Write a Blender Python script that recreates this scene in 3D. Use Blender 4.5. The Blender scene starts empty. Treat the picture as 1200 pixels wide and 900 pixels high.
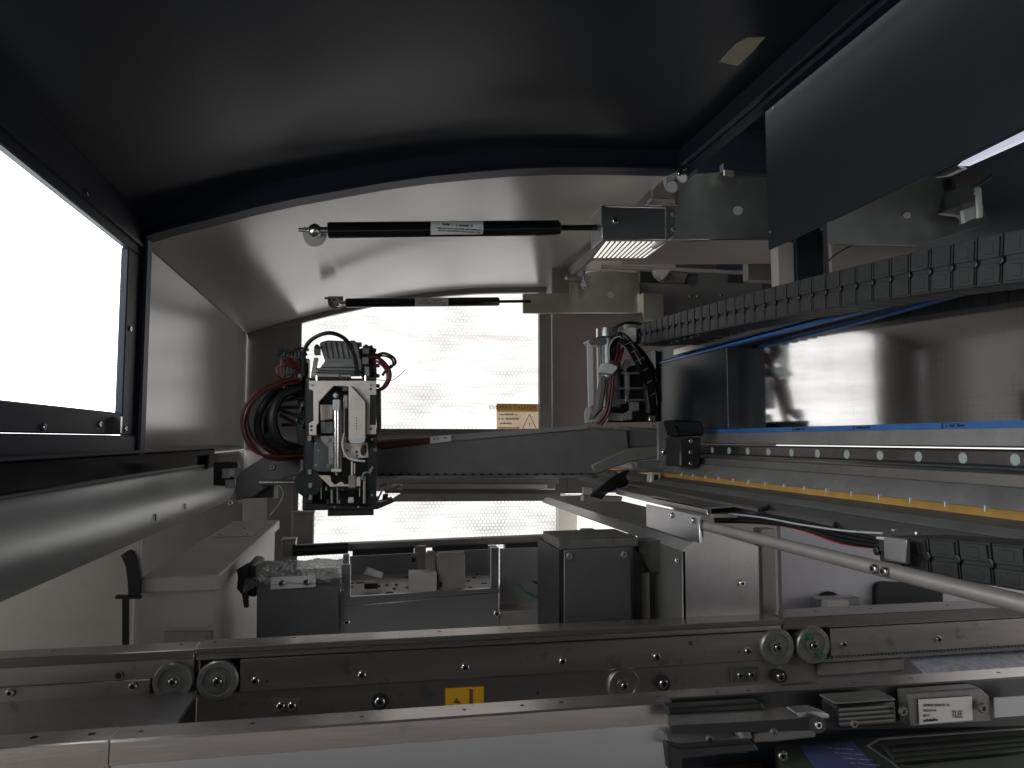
import bpy, bmesh, math, random
from mathutils import Vector, Matrix
random.seed(7)
R = math.radians
sc = bpy.context.scene
C = bpy.data.collections.new('machine_interior'); sc.collection.children.link(C)

# ------------------------------------------------------------------ camera
F = 880.0; YAW = R(10.905); PIT = R(4.2244)
cam = bpy.data.cameras.new('camera'); cam.sensor_width = 36; cam.lens = 36 * F / 1200
cam.clip_start = .01; cam.clip_end = 60
camo = bpy.data.objects.new('camera', cam); C.objects.link(camo)
camo.rotation_euler = (R(90) + PIT, 0, -YAW); sc.camera = camo

# ------------------------------------------------------------------ light
w = bpy.data.worlds.new('World'); sc.world = w; w.use_nodes = True
bg = w.node_tree.nodes['Background']; bg.inputs[0].default_value = (1, .98, .97, 1); bg.inputs[1].default_value = .88

def area(name, loc, rot, sx, sy, radiance, col):
    l = bpy.data.lights.new(name, 'AREA'); l.shape = 'RECTANGLE'; l.size = sx; l.size_y = sy
    l.energy = radiance * math.pi * sx * sy; l.color = col
    o = bpy.data.objects.new(name, l); C.objects.link(o); o.location = loc; o.rotation_euler = rot
    o.visible_camera = True
    return o
area('window_daylight', (-.62, 1.15, .42), (0, R(-90), 0), .86, 2.4, 4.2, (.93, .96, 1))
area('rear_daylight', (.14, 2.62, .02), (R(-90), 0, 0), 1.9, 1.3, 1.75, (1, .97, .94))
sc.view_settings.view_transform = 'Standard'; sc.view_settings.look = 'None'
sc.view_settings.exposure = .5; sc.view_settings.gamma = 1
sc.cycles.max_bounces = 8; sc.cycles.diffuse_bounces = 4; sc.cycles.glossy_bounces = 5
sc.cycles.transparent_max_bounces = 8; sc.cycles.sample_clamp_indirect = 3
sc.cycles.use_denoising = True

# ------------------------------------------------------------------ helpers
sY, cY, sP, cP = math.sin(YAW), math.cos(YAW), math.sin(PIT), math.cos(PIT)
def ray(x, y):
    a = (x - 600) / F; b = -(y - 450) / F
    return Vector((a * cY + sY * cP - b * sY * sP, -a * sY + cY * cP - b * cY * sP, sP + b * cP))
def aY(x, y, Y): d = ray(x, y); return d * (Y / d.y)
def aX(x, y, X): d = ray(x, y); return d * (X / d.x)
def aZ(x, y, Z): d = ray(x, y); return d * (Z / d.z)
def zx(x, y): d = ray(x, y); return d.z / d.x

def mat(name, col, rough=.5, metal=0, var=.12, vscale=8, bump=0, bscale=300, stretch=(1, 1, 1), coat=0, rvar=.1, dirt=0, spec=.5):
    m = bpy.data.materials.new(name); m.use_nodes = True
    n = m.node_tree.nodes; l = m.node_tree.links; b = n['Principled BSDF']
    b.inputs['Metallic'].default_value = metal; b.inputs['Specular IOR Level'].default_value = spec
    if coat:
        b.inputs['Coat Weight'].default_value = coat; b.inputs['Coat Roughness'].default_value = .25
    tc = n.new('ShaderNodeTexCoord'); mp = n.new('ShaderNodeMapping'); mp.inputs['Scale'].default_value = stretch
    l.new(tc.outputs['Object'], mp.inputs[0])
    nz = n.new('ShaderNodeTexNoise'); nz.inputs['Scale'].default_value = vscale; nz.inputs['Detail'].default_value = 6
    nz.inputs['Roughness'].default_value = .65
    l.new(mp.outputs[0], nz.inputs[0])
    mx = n.new('ShaderNodeMix'); mx.data_type = 'RGBA'
    mx.inputs[6].default_value = tuple(c * (1 - var) for c in col) + (1,)
    mx.inputs[7].default_value = tuple(min(1, c * (1 + var)) for c in col) + (1,)
    rp = n.new('ShaderNodeMapRange'); rp.inputs[1].default_value = .3; rp.inputs[2].default_value = .7
    l.new(nz.outputs[0], rp.inputs[0]); l.new(rp.outputs[0], mx.inputs[0])
    out = mx.outputs[2]
    if dirt:
        d = n.new('ShaderNodeTexNoise'); d.inputs['Scale'].default_value = 60; d.inputs['Detail'].default_value = 8
        l.new(tc.outputs['Object'], d.inputs[0])
        dr = n.new('ShaderNodeMapRange'); dr.inputs[1].default_value = .6; dr.inputs[2].default_value = .72; dr.inputs[4].default_value = dirt
        l.new(d.outputs[0], dr.inputs[0])
        m2 = n.new('ShaderNodeMix'); m2.data_type = 'RGBA'; m2.inputs[7].default_value = (.03, .025, .02, 1)
        l.new(dr.outputs[0], m2.inputs[0]); l.new(out, m2.inputs[6]); out = m2.outputs[2]
    l.new(out, b.inputs['Base Color'])
    rr = n.new('ShaderNodeMapRange'); rr.inputs[3].default_value = max(.02, rough - rvar); rr.inputs[4].default_value = min(1, rough + rvar)
    l.new(nz.outputs[0], rr.inputs[0]); l.new(rr.outputs[0], b.inputs['Roughness'])
    if bump:
        bz = n.new('ShaderNodeTexNoise'); bz.inputs['Scale'].default_value = bscale; bz.inputs['Detail'].default_value = 3
        l.new(mp.outputs[0], bz.inputs[0])
        bp = n.new('ShaderNodeBump'); bp.inputs['Strength'].default_value = bump; bp.inputs['Distance'].default_value = .001
        l.new(bz.outputs[0], bp.inputs['Height']); l.new(bp.outputs[0], b.inputs['Normal'])
    return m
M = {}
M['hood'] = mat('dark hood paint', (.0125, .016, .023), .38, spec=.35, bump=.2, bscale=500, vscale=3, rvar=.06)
M['navy'] = mat('navy frame paint', (.014, .018, .032), .5, bump=.15, bscale=400, rvar=.06, spec=.28)
M['ceil'] = mat('satin warm grey paint', (.38, .355, .34), .2, bump=.04, bscale=400, vscale=3, rvar=.05, var=.04)
M['wall'] = mat('satin grey panel', (.30, .29, .28), .2, bump=.04, bscale=400, vscale=3, rvar=.05, var=.04)
M['post'] = mat('grey painted sheet', (.24, .225, .215), .45, bump=.12, bscale=400)
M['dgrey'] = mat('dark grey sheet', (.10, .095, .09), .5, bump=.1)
M['beige'] = mat('beige powder coat', (.40, .375, .34), .5, bump=.2, bscale=900, dirt=.06, var=.06)
M['duct'] = mat('grey satin duct', (.31, .32, .325), .32, .6, bump=.06, bscale=500, vscale=4, rvar=.04, var=.05)
M['galv'] = mat('galvanised plate', (.42, .45, .43), .4, 1, var=.18, vscale=14, bump=.1, rvar=.1)
M['galvy'] = mat('yellow passivated plate', (.66, .62, .50), .38, 1, var=.15, vscale=9, bump=.1, rvar=.1)
M['alu'] = mat('brushed aluminium', (.52, .52, .53), .34, 1, var=.07, vscale=9, stretch=(.5, 2, 2), bump=.03, bscale=200, rvar=.08)
M['alux'] = mat('milled aluminium', (.42, .38, .355), .24, .85, var=.14, vscale=12, stretch=(.3, 4, 4), bump=.04, bscale=150, rvar=.06, dirt=.15)
M['aluy'] = mat('aluminium extrusion', (.42, .40, .38), .36, 1, var=.1, vscale=20, stretch=(3, .15, 3), bump=.15, bscale=200, rvar=.08)
M['cast'] = mat('cast grey metal', (.30, .29, .28), .5, .6, var=.15, vscale=18, bump=.3, bscale=300, dirt=.2)
M['fascia'] = mat('dull dark aluminium', (.49, .45, .43), .38, 1, var=.14, vscale=10, stretch=(.3, 3, 3), bump=.05, bscale=200, dirt=.3)
M['sheet'] = mat('stained steel sheet', (.36, .35, .35), .42, .9, var=.22, vscale=10, bump=.1, dirt=.1)
M['steel'] = mat('bright steel', (.72, .70, .68), .22, 1, var=.08, rvar=.05)
M['headalu'] = mat('anodised light aluminium', (.68, .60, .54), .45, .4, var=.08, vscale=60, bump=.1, dirt=.15)
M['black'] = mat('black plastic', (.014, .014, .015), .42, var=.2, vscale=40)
M['rubber'] = mat('black rubber', (.008, .008, .009), .5, var=.2, spec=.35)
M['dmet'] = mat('dark oxidised metal', (.14, .135, .125), .45, .4, var=.25, vscale=40, dirt=.3)
M['rodm'] = mat('dull steel tube', (.34, .31, .29), .5, .5, var=.1, vscale=30)
M['railg'] = mat('oiled guide rail steel', (.14, .125, .12), .35, .9, var=.2, vscale=30)
M['whitet'] = mat('thin white sheet', (.9, .89, .86), .6, var=.02)
M['gloss'] = mat('black gloss enamel', (.006, .006, .007), .14, rvar=.03)
M['chain'] = mat('dark grey nylon', (.024, .0235, .024), .5, var=.2, vscale=60)
M['beam'] = mat('dark grey casting paint', (.14, .134, .13), .5, var=.12, vscale=30, bump=.2, bscale=500)
M['box'] = mat('graphite grey powder coat', (.078, .077, .078), .5, var=.1, vscale=30, bump=.2, bscale=900)
M['cover'] = mat('blue grey cover paint', (.013, .0185, .024), .6, var=.06, vscale=30, bump=.3, bscale=700, rvar=.04, spec=.25)
M['red'] = mat('dark red cable', (.075, .008, .009), .4)
M['redb'] = mat('red cable', (.45, .02, .03), .4)
M['white'] = mat('white label', (.62, .61, .6), .55, var=.04)
M['lgrey'] = mat('light grey plastic', (.46, .46, .46), .5, var=.06)
M['whitep'] = mat('white painted strip', (.72, .71, .69), .5, var=.05)
M['pwall'] = mat('pale violet grey panel', (.62, .61, .66), .6, var=.05, dirt=.05)
M['blue'] = mat('blue edge tape', (.03, .13, .38), .4, var=.15, vscale=40)
M['orange'] = mat('ochre scale tape', (.62, .36, .10), .35, .3, var=.15, vscale=40)
M['brown'] = mat('dusty dark steel', (.17, .155, .14), .5, .5, var=.2, dirt=.3)
M['yel'] = mat('orange yellow sticker', (.80, .42, .02), .5, var=.05)
M['ink'] = mat('black ink', (.015, .015, .015), .6, var=0)
M['sign_'] = mat('faded backprinted sticker', (.74, .66, .56), .6, var=.08, vscale=60)
M['signy'] = mat('faded ochre print', (.66, .56, .34), .6, var=.08)
M['signink'] = mat('brown print', (.16, .07, .05), .6)
def transl(m, f=.85):
    n = m.node_tree.nodes; l = m.node_tree.links; b = n['Principled BSDF']; t = n.new('ShaderNodeBsdfTranslucent'); ms = n.new('ShaderNodeMixShader')
    l.new(b.inputs['Base Color'].links[0].from_socket, t.inputs[0]); ms.inputs[0].default_value = f
    l.new(b.outputs[0], ms.inputs[1]); l.new(t.outputs[0], ms.inputs[2]); l.new(ms.outputs[0], n['Material Output'].inputs[0]); return m
M['sign'] = transl(M['sign_']); transl(M['signy'], .9); transl(M['whitet'], .75)
M['tape'] = mat('old masking tape', (.42, .38, .27), .7, var=.2, vscale=50, dirt=.3)
M['green'] = mat('green wire', (.02, .18, .10), .5)
M['pcb'] = mat('dark green housing', (.085, .098, .082), .5, var=.2, vscale=30)
M['copper'] = mat('copper brown sheet', (.40, .22, .16), .4, .8, var=.2, vscale=30)
M['bluelab'] = mat('blue violet label', (.13, .14, .33), .4, var=.1)
M['olive'] = mat('olive grey casting', (.17, .17, .16), .5, .4, var=.15, vscale=50, bump=.2)
M['woven'] = mat('woven grey sleeve', (.45, .46, .52), .5, .2, var=.3, vscale=120, bump=.5, bscale=250)
M['belt'] = mat('grey green belt', (.20, .21, .20), .6, var=.2, bump=.3)
M['brownbar'] = mat('taupe plastic', (.24, .20, .18), .5, var=.1)
M['disc'] = mat('pale plug', (.36, .40, .375), .4, var=.08)
# polished magnet cover: mirror steel with faint printed grid scratches
def mk_mirror():
    m = mat('polished magnet cover', (.78, .78, .79), .07, 1, var=.05, vscale=5, rvar=.03, bump=.03, bscale=30)
    n = m.node_tree.nodes; l = m.node_tree.links; b = n['Principled BSDF']
    tc = n.new('ShaderNodeTexCoord'); sp = n.new('ShaderNodeSeparateXYZ'); cb = n.new('ShaderNodeCombineXYZ')
    l.new(tc.outputs['Object'], sp.inputs[0]); l.new(sp.outputs[1], cb.inputs[0]); l.new(sp.outputs[2], cb.inputs[1])
    br = n.new('ShaderNodeTexBrick'); br.offset = 0; br.inputs['Scale'].default_value = 60
    br.inputs['Mortar Size'].default_value = .02; br.inputs['Brick Width'].default_value = .5; br.inputs['Row Height'].default_value = .5
    br.inputs['Color1'].default_value = (1, 1, 1, 1); br.inputs['Color2'].default_value = (.97, .97, .97, 1); br.inputs['Mortar'].default_value = (.78, .78, .78, 1)
    l.new(cb.outputs[0], br.inputs[0])
    nz = n.new('ShaderNodeTexNoise'); nz.inputs['Scale'].default_value = 25; l.new(tc.outputs['Object'], nz.inputs[0])
    mr = n.new('ShaderNodeMapRange'); mr.inputs[1].default_value = .48; mr.inputs[2].default_value = .62; l.new(nz.outputs[0], mr.inputs[0])
    mx = n.new('ShaderNodeMix'); mx.data_type = 'RGBA'; mx.inputs[6].default_value = (1, 1, 1, 1)
    l.new(mr.outputs[0], mx.inputs[0]); l.new(br.outputs[0], mx.inputs[7])
    old = b.inputs['Base Color'].links[0].from_socket
    m3 = n.new('ShaderNodeMix'); m3.data_type = 'RGBA'; m3.blend_type = 'MULTIPLY'; m3.inputs[0].default_value = 1
    l.new(old, m3.inputs[6]); l.new(mx.outputs[2], m3.inputs[7]); l.new(m3.outputs[2], b.inputs['Base Color'])
    return m
M['mirror'] = mk_mirror()
# rear plastic sheet: translucent film with honeycomb cells and creases
def mk_film(cs, name):
    m = bpy.data.materials.new(name); m.use_nodes = True
    n = m.node_tree.nodes; l = m.node_tree.links; n.clear()
    out = n.new('ShaderNodeOutputMaterial'); tr = n.new('ShaderNodeBsdfTransparent'); df = n.new('ShaderNodeBsdfTranslucent'); ms = n.new('ShaderNodeMixShader')
    tc = n.new('ShaderNodeTexCoord')
    def M2(op, a, b=None):
        q = n.new('ShaderNodeMath'); q.operation = op
        for i, v in enumerate((a, b)):
            if v is None: continue
            if isinstance(v, (int, float)): q.inputs[i].default_value = v
            else: l.new(v, q.inputs[i])
        return q.outputs[0]
    sp = n.new('ShaderNodeSeparateXYZ'); l.new(tc.outputs['Object'], sp.inputs[0])
    S = 95.0
    u = M2('MULTIPLY', sp.outputs[0], S); v = M2('MULTIPLY', sp.outputs[2], S / 1.732)
    def cell(du, dv):
        a = M2('SUBTRACT', M2('FRACT', M2('ADD', u, du)), .5); b = M2('SUBTRACT', M2('FRACT', M2('ADD', v, dv)), .5)
        b = M2('MULTIPLY', b, 1.732)
        return M2('SQRT', M2('ADD', M2('MULTIPLY', a, a), M2('MULTIPLY', b, b)))
    d = M2('MINIMUM', cell(100, 100), cell(100.5, 100.5))
    mr = n.new('ShaderNodeMapRange'); mr.inputs[1].default_value = .28; mr.inputs[2].default_value = .44; mr.inputs[3].default_value = 0; mr.inputs[4].default_value = 1
    l.new(d, mr.inputs[0])
    nz = n.new('ShaderNodeTexNoise'); nz.inputs['Scale'].default_value = 5; nz.inputs['Detail'].default_value = 7; nz.inputs['Roughness'].default_value = .7; nz.inputs['Distortion'].default_value = .4
    mp = n.new('ShaderNodeMapping'); mp.inputs['Scale'].default_value = (.7, 1, 4.5); mp.inputs['Rotation'].default_value = (0, R(14), 0)
    l.new(tc.outputs['Object'], mp.inputs[0]); l.new(mp.outputs[0], nz.inputs[0])
    cr = n.new('ShaderNodeMapRange'); cr.inputs[1].default_value = .3; cr.inputs[2].default_value = .65; l.new(nz.outputs[0], cr.inputs[0])
    nz2 = n.new('ShaderNodeTexNoise'); nz2.inputs['Scale'].default_value = 7; l.new(tc.outputs['Object'], nz2.inputs[0])
    f2 = n.new('ShaderNodeMapRange'); f2.inputs[1].default_value = .35; f2.inputs[2].default_value = .65; f2.inputs[3].default_value = .0; f2.inputs[4].default_value = 1; l.new(nz2.outputs[0], f2.inputs[0])
    hx = M2('MULTIPLY', M2('MULTIPLY', mr.outputs[0], f2.outputs[0]), cs)
    k = M2('SUBTRACT', M2('SUBTRACT', .645, hx), M2('MULTIPLY', cr.outputs[0], .17))
    cb = n.new('ShaderNodeCombineXYZ'); l.new(k, cb.inputs[0]); l.new(k, cb.inputs[1]); l.new(k, cb.inputs[2])
    l.new(cb.outputs[0], tr.inputs[0]); df.inputs[0].default_value = (.8, .8, .8, 1)
    ms.inputs[0].default_value = .15; l.new(tr.outputs[0], ms.inputs[1]); l.new(df.outputs[0], ms.inputs[2]); l.new(ms.outputs[0], out.inputs[0])
    return m
M['film'] = mk_film(.09, 'honeycomb plastic film'); M['filmlow'] = mk_film(.16, 'honeycomb lower film')
def mk_pane(name, c):
    m = bpy.data.materials.new(name); m.use_nodes = True
    n = m.node_tree.nodes; l = m.node_tree.links; n.clear()
    out = n.new('ShaderNodeOutputMaterial'); tr = n.new('ShaderNodeBsdfTransparent'); gl = n.new('ShaderNodeBsdfGlossy'); ms = n.new('ShaderNodeMixShader')
    tr.inputs[0].default_value = (*c, 1); gl.inputs[1].default_value = .05
    ms.inputs[0].default_value = .04; l.new(tr.outputs[0], ms.inputs[1]); l.new(gl.outputs[0], ms.inputs[2]); l.new(ms.outputs[0], out.inputs[0])
    return m
M['pane'] = mk_pane('clear acrylic', (.96, .98, .98))
def mk_wrap():
    m = mat('bubble wrap plastic', (.085, .088, .092), .35, 0, var=.3, vscale=60)
    n = m.node_tree.nodes; l = m.node_tree.links; b = n['Principled BSDF']
    v = n.new('ShaderNodeTexVoronoi'); v.inputs['Scale'].default_value = 130
    tc = n.new('ShaderNodeTexCoord'); l.new(tc.outputs['Object'], v.inputs[0])
    bp = n.new('ShaderNodeBump'); bp.inputs['Strength'].default_value = 1; bp.inputs['Distance'].default_value = .002; bp.invert = True
    l.new(v.outputs[0], bp.inputs['Height']); l.new(bp.outputs[0], b.inputs['Normal'])
    b.inputs['Alpha'].default_value = .92
    return m
M['wrap'] = mk_wrap()
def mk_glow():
    m = bpy.data.materials.new('glowing white surface'); m.use_nodes = True
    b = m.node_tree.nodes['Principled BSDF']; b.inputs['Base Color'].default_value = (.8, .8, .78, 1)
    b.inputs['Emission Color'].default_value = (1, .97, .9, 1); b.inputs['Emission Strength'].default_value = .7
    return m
M['glow'] = mk_glow()  # backs the slotted plate: added glow for outside light, no lamp
M['tube'] = mk_glow(); M['tube'].name = 'cool tube'; _b = M['tube'].node_tree.nodes['Principled BSDF']; _b.inputs['Emission Color'].default_value = (.82, .84, 1, 1); _b.inputs['Emission Strength'].default_value = .45

WL = {}                     # world location of every parented empty/part
def thing(name, label, cat, loc, group=None):
    o = bpy.data.objects.new(name, None); C.objects.link(o); o.location = loc; o.empty_display_size = .02
    o['label'] = label; o['category'] = cat
    if group: o['group'] = group
    WL[o] = Vector(loc); return o
def tag(o, label, cat, group=None):
    o['label'] = label; o['category'] = cat
    if group: o['group'] = group
    return o

class MB:
    def __init__(s): s.b = bmesh.new()
    def box(s, x0, x1, y0, y1, z0, z1):
        x0, x1 = sorted((x0, x1)); y0, y1 = sorted((y0, y1)); z0, z1 = sorted((z0, z1))
        v = [s.b.verts.new(p) for p in ((x0, y0, z0), (x1, y0, z0), (x1, y1, z0), (x0, y1, z0), (x0, y0, z1), (x1, y0, z1), (x1, y1, z1), (x0, y1, z1))]
        for f in ((0, 3, 2, 1), (4, 5, 6, 7), (0, 1, 5, 4), (1, 2, 6, 5), (2, 3, 7, 6), (3, 0, 4, 7)): s.b.faces.new([v[i] for i in f])
        return s
    def prism(s, pts, ext):
        ext = Vector(ext); a = [s.b.verts.new(p) for p in pts]; c = [s.b.verts.new(Vector(p) + ext) for p in pts]; n = len(a)
        s.b.faces.new(a); s.b.faces.new(c[::-1])
        for i in range(n): s.b.faces.new((a[i], c[i], c[(i + 1) % n], a[(i + 1) % n]))
        return s
    def pY(s, px, Y, dep): return s.prism([aY(x, y, Y) for x, y in px], (0, dep, 0))      # outline facing the viewer at distance Y
    def pX(s, px, X, dep): return s.prism([aX(x, y, X) for x, y in px], (dep, 0, 0))
    def pZ(s, px, Z, dep): return s.prism([aZ(x, y, Z) for x, y in px], (0, 0, -dep))
    def bY(s, x0, y0, x1, y1, Y, dep):
        a = aY(x0, y0, Y); b = aY(x1, y1, Y); return s.box(a.x, b.x, Y, Y + dep, a.z, b.z)
    def tube(s, pts, r, n=10, caps=True):
        pts = [Vector(p) for p in pts]; rings = []; up = None
        for i, p in enumerate(pts):
            t = (pts[min(i + 1, len(pts) - 1)] - pts[max(i - 1, 0)])
            if t.length < 1e-9: continue
            t.normalize()
            if up is None:
                up = Vector((0, 0, 1)) if abs(t.z) < .9 else Vector((1, 0, 0))
            u = up - t * up.dot(t)
            if u.length < 1e-5: u = t.orthogonal()
            u.normalize(); v = t.cross(u); up = u
            rr = r[i] if isinstance(r, (list, tuple)) else r
            rings.append([s.b.verts.new(p + (u * math.cos(2 * math.pi * k / n) + v * math.sin(2 * math.pi * k / n)) * rr) for k in range(n)])
        for A, B in zip(rings, rings[1:]):
            for k in range(n): s.b.faces.new((A[k], A[(k + 1) % n], B[(k + 1) % n], B[k]))
        if caps and rings: s.b.faces.new(rings[0][::-1]); s.b.faces.new(rings[-1])
        return s
    def hose(s, px, r, n=8, seg=8):       # smooth tube through (px, py, Y) points
        return s.tube(spline([aY(x, y, Y) for x, y, Y in px], seg), r, n)
    def build(s, name, m, parent=None, bev=0, kind=None, smooth=35):
        bmesh.ops.recalc_face_normals(s.b, faces=s.b.faces)
        if bev:
            es = [e for e in s.b.edges if len(e.link_faces) == 2 and e.calc_face_angle(0) > R(28)]
            try: bmesh.ops.bevel(s.b, geom=es, offset=bev, segments=1, affect='EDGES', clamp_overlap=True)
            except Exception: pass
        me = bpy.data.meshes.new(name)
        vs = s.b.verts; c = Vector((0, 0, 0))
        mn = Vector([min(v.co[i] for v in vs) for i in range(3)]); mxx = Vector([max(v.co[i] for v in vs) for i in range(3)])
        c = (mn + mxx) / 2
        for v in vs: v.co -= c
        s.b.to_mesh(me); s.b.free()
        me.materials.append(m)
        if smooth:
            me.shade_smooth(); me.set_sharp_from_angle(angle=R(smooth))
        o = bpy.data.objects.new(name, me); C.objects.link(o)
        if parent is not None: o.parent = parent; o.location = c - WL[parent]
        else: o.location = c
        WL[o] = c
        if kind: o['kind'] = kind
        return o
def spline(P, seg=8):
    P = [Vector(p) for p in P]; out = []
    Q = [P[0] * 2 - P[1]] + P + [P[-1] * 2 - P[-2]]
    for i in range(1, len(Q) - 2):
        a, b, c, d = Q[i - 1:i + 3]
        for k in range(seg):
            t = k / seg
            out.append(.5 * ((2 * b) + (c - a) * t + (2 * a - 5 * b + 4 * c - d) * t * t + (3 * b - a - 3 * c + d) * t ** 3))
    out.append(P[-1]); return out
def cut(o, cutter):                      # real holes: boolean difference, baked
    k = cutter.build('cutter', M['ink']); md = o.modifiers.new('b', 'BOOLEAN'); md.object = k; md.solver = 'EXACT'
    dg = bpy.context.evaluated_depsgraph_get(); dg.update(); me = bpy.data.meshes.new_from_object(o.evaluated_get(dg))
    o.modifiers.clear(); o.data = me
    me.materials.clear(); me.materials.append(cutmat[0]); bpy.data.objects.remove(k)
    me.shade_smooth(); me.set_sharp_from_angle(angle=R(30))
cutmat = [None]
def quick(o):
    cutmat[0] = o.data.materials[0]

def proto_mesh(fn):
    b = bmesh.new(); fn(b); bmesh.ops.recalc_face_normals(b, faces=b.faces); me = bpy.data.meshes.new('piece'); b.to_mesh(me); b.free()
    return me
def ringmesh(b, prof, n=16, mi=None):    # lathe about -Y: prof = [(r, y)...]
    rings = []
    for r, y, *q in prof:
        k6 = q[0] if q else n
        rings.append([b.verts.new((math.cos(2 * math.pi * k / n) * r, y, math.sin(2 * math.pi * k / n) * r)) for k in range(n)])
    for j, (A, B) in enumerate(zip(rings, rings[1:])):
        for k in range(n):
            f = b.faces.new((A[k], A[(k + 1) % n], B[(k + 1) % n], B[k]))
            if mi: f.material_index = mi[j]
    f = b.faces.new(rings[-1]); 
    if mi: f.material_index = mi[-1]
SCREW = proto_mesh(lambda b: ringmesh(b, [(1, 0), (1, -.55), (.85, -.7), (.5, -.7), (.45, -.25)], 12, [0, 0, 0, 1, 1]))
SCREW.materials.append(M['steel']); SCREW.materials.append(M['ink']); SCREW.shade_smooth(); SCREW.set_sharp_from_angle(angle=R(35))
BSCREW = SCREW.copy(); BSCREW.materials.clear(); BSCREW.materials.append(M['dmet']); BSCREW.materials.append(M['ink'])
DSCREW = SCREW.copy(); DSCREW.materials.clear(); DSCREW.materials.append(M['cast']); DSCREW.materials.append(M['ink'])
CUP = proto_mesh(lambda b: ringmesh(b, [(1, 0), (1, -.06), (.8, -.06), (.72, .0)], 14, [0, 0, 1, 1]))
CUP.materials.append(M['cast']); CUP.materials.append(M['ink'])
def put(name, me, p, r, parent, axis='Y-'):
    o = bpy.data.objects.new(name, me); C.objects.link(o); o.scale = (r, r, r)
    o.parent = parent; o.location = p - WL[parent]
    if axis == 'X-': o.rotation_euler = (0, 0, R(-90))
    if axis == 'Z+': o.rotation_euler = (R(-90), 0, 0)
    if axis == 'Z-': o.rotation_euler = (R(90), 0, 0)
    if axis == 'X+': o.rotation_euler = (0, 0, R(90))
    WL[o] = Vector(p); return o
def screwsY(parent, pts, Y, r, me=None, name='screw'):
    for x, y in pts: put(name, me or SCREW, aY(x, y, Y), r, parent)
def text(parent, s, p, size, m, rot=(R(90), 0, 0), mirror=False, ext=.0001, name='lettering', align='LEFT', xs=1):
    cu = bpy.data.curves.new(name, 'FONT'); cu.body = s; cu.size = size; cu.extrude = ext; cu.align_x = align; cu.resolution_u = 2
    cu.materials.append(m); o = bpy.data.objects.new(name, cu); C.objects.link(o)
    o.rotation_euler = rot; o.scale = (-xs if mirror else xs, 1, 1)
    dg = bpy.context.evaluated_depsgraph_get(); me = bpy.data.meshes.new_from_object(o.evaluated_get(dg)); bpy.data.objects.remove(o)
    o = bpy.data.objects.new(name, me); C.objects.link(o); o.rotation_euler = rot; o.scale = (-xs if mirror else xs, 1, 1)
    o.parent = parent; o.location = Vector(p) - WL[parent]; WL[o] = Vector(p); return o

def marks(parent, p, w_, h, m, seed=1, dirv=(1, 0, 0), upv=(0, 0, 1), nrm=(0, -1, 0)):
    # a line of print too small to read: uneven little strokes
    rg = random.Random(seed); mb = MB(); D_ = Vector(dirv); U = Vector(upv); N = Vector(nrm); t = 0
    while t < w_:
        a = rg.uniform(.25, .7) * h; hh_ = h * rg.choice((.7, .7, 1)); q = Vector(p) + D_ * t
        if rg.random() > .12: mb.prism([q, q + D_ * a, q + D_ * a + U * hh_, q + U * hh_], N * .0002)
        t += a + .18 * h
    return mb.build('print', m, parent)
XL = -.314; XR = .57; YR = 1.12; YW = 2.06

# ================================================================== SETTING
# bed under everything and the dark shell to the right, light blockers added behind the viewer
MB().box(-1.2, 1.3, -.9, 2.9, -.62, -.60).build('floor', M['dgrey'], kind='structure')

# ---- curved hood
prof = [(168, 283), (205, 272), (250, 261), (300, 248), (350, 237), (400, 228), (450, 219), (500, 212), (550, 207), (600, 203), (650, 201), (700, 201), (750, 202), (795, 203)]
low = [aY(x, y, YR) for x, y in prof]
def off(i, d):
    a = low[max(0, i - 1)]; b = low[min(len(low) - 1, i + 1)]; t = (b - a).normalized(); return low[i] + Vector((-t.z, 0, t.x)) * d
hood = thing('machine_hood', 'large dark blue black curved hood overhead with a thick arched rim', 'hood', (.05, .5, .4))
def arcsheet(d0, d1, y0, y1, i0=0, i1=None):
    i1 = i1 or len(low); m = MB()
    A = [off(i, d0) for i in range(i0, i1)]; B = [off(i, d1) for i in range(i0, i1)]
    # wide smooth strip, built as quads
    L = []
    for a, b in zip(A, B): L.append([m.b.verts.new((p.x, y, p.z)) for p, y in ((a, y0), (b, y0), (b, y1), (a, y1))])
    for p, q in zip(L, L[1:]):
        for k in range(4): m.b.faces.new((p[k], p[(k + 1) % 4], q[(k + 1) % 4], q[k]))
    m.b.faces.new(L[0]); m.b.faces.new(L[-1][::-1]); return m
arcsheet(.030, .036, -.12, YR - .004).build('curved_panel', M['hood'], hood, smooth=60)
arcsheet(.001, .0295, YR - .022, YR - .002).build('arched_rim', M['navy'], hood, smooth=60)
arcsheet(-.004, .0, YR - .030, YR + .004).build('rim_lip', M['navy'], hood, smooth=60)
# hood right edge channel running along the hinge side, and left edge channel
hx, hz = low[-1].x, low[-1].z
MB().box(hx - .002, hx + .016, -.12, YR - .03, hz - .006, hz + .029).build('hinge_side_channel', M['navy'], hood, bev=.003)
MB().box(hx - .012, hx - .003, -.12, YR - .03, hz - .002, hz + .027).build('edge_flange', M['hood'], hood, bev=.002)
lx, lz = low[0].x, low[0].z
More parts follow.
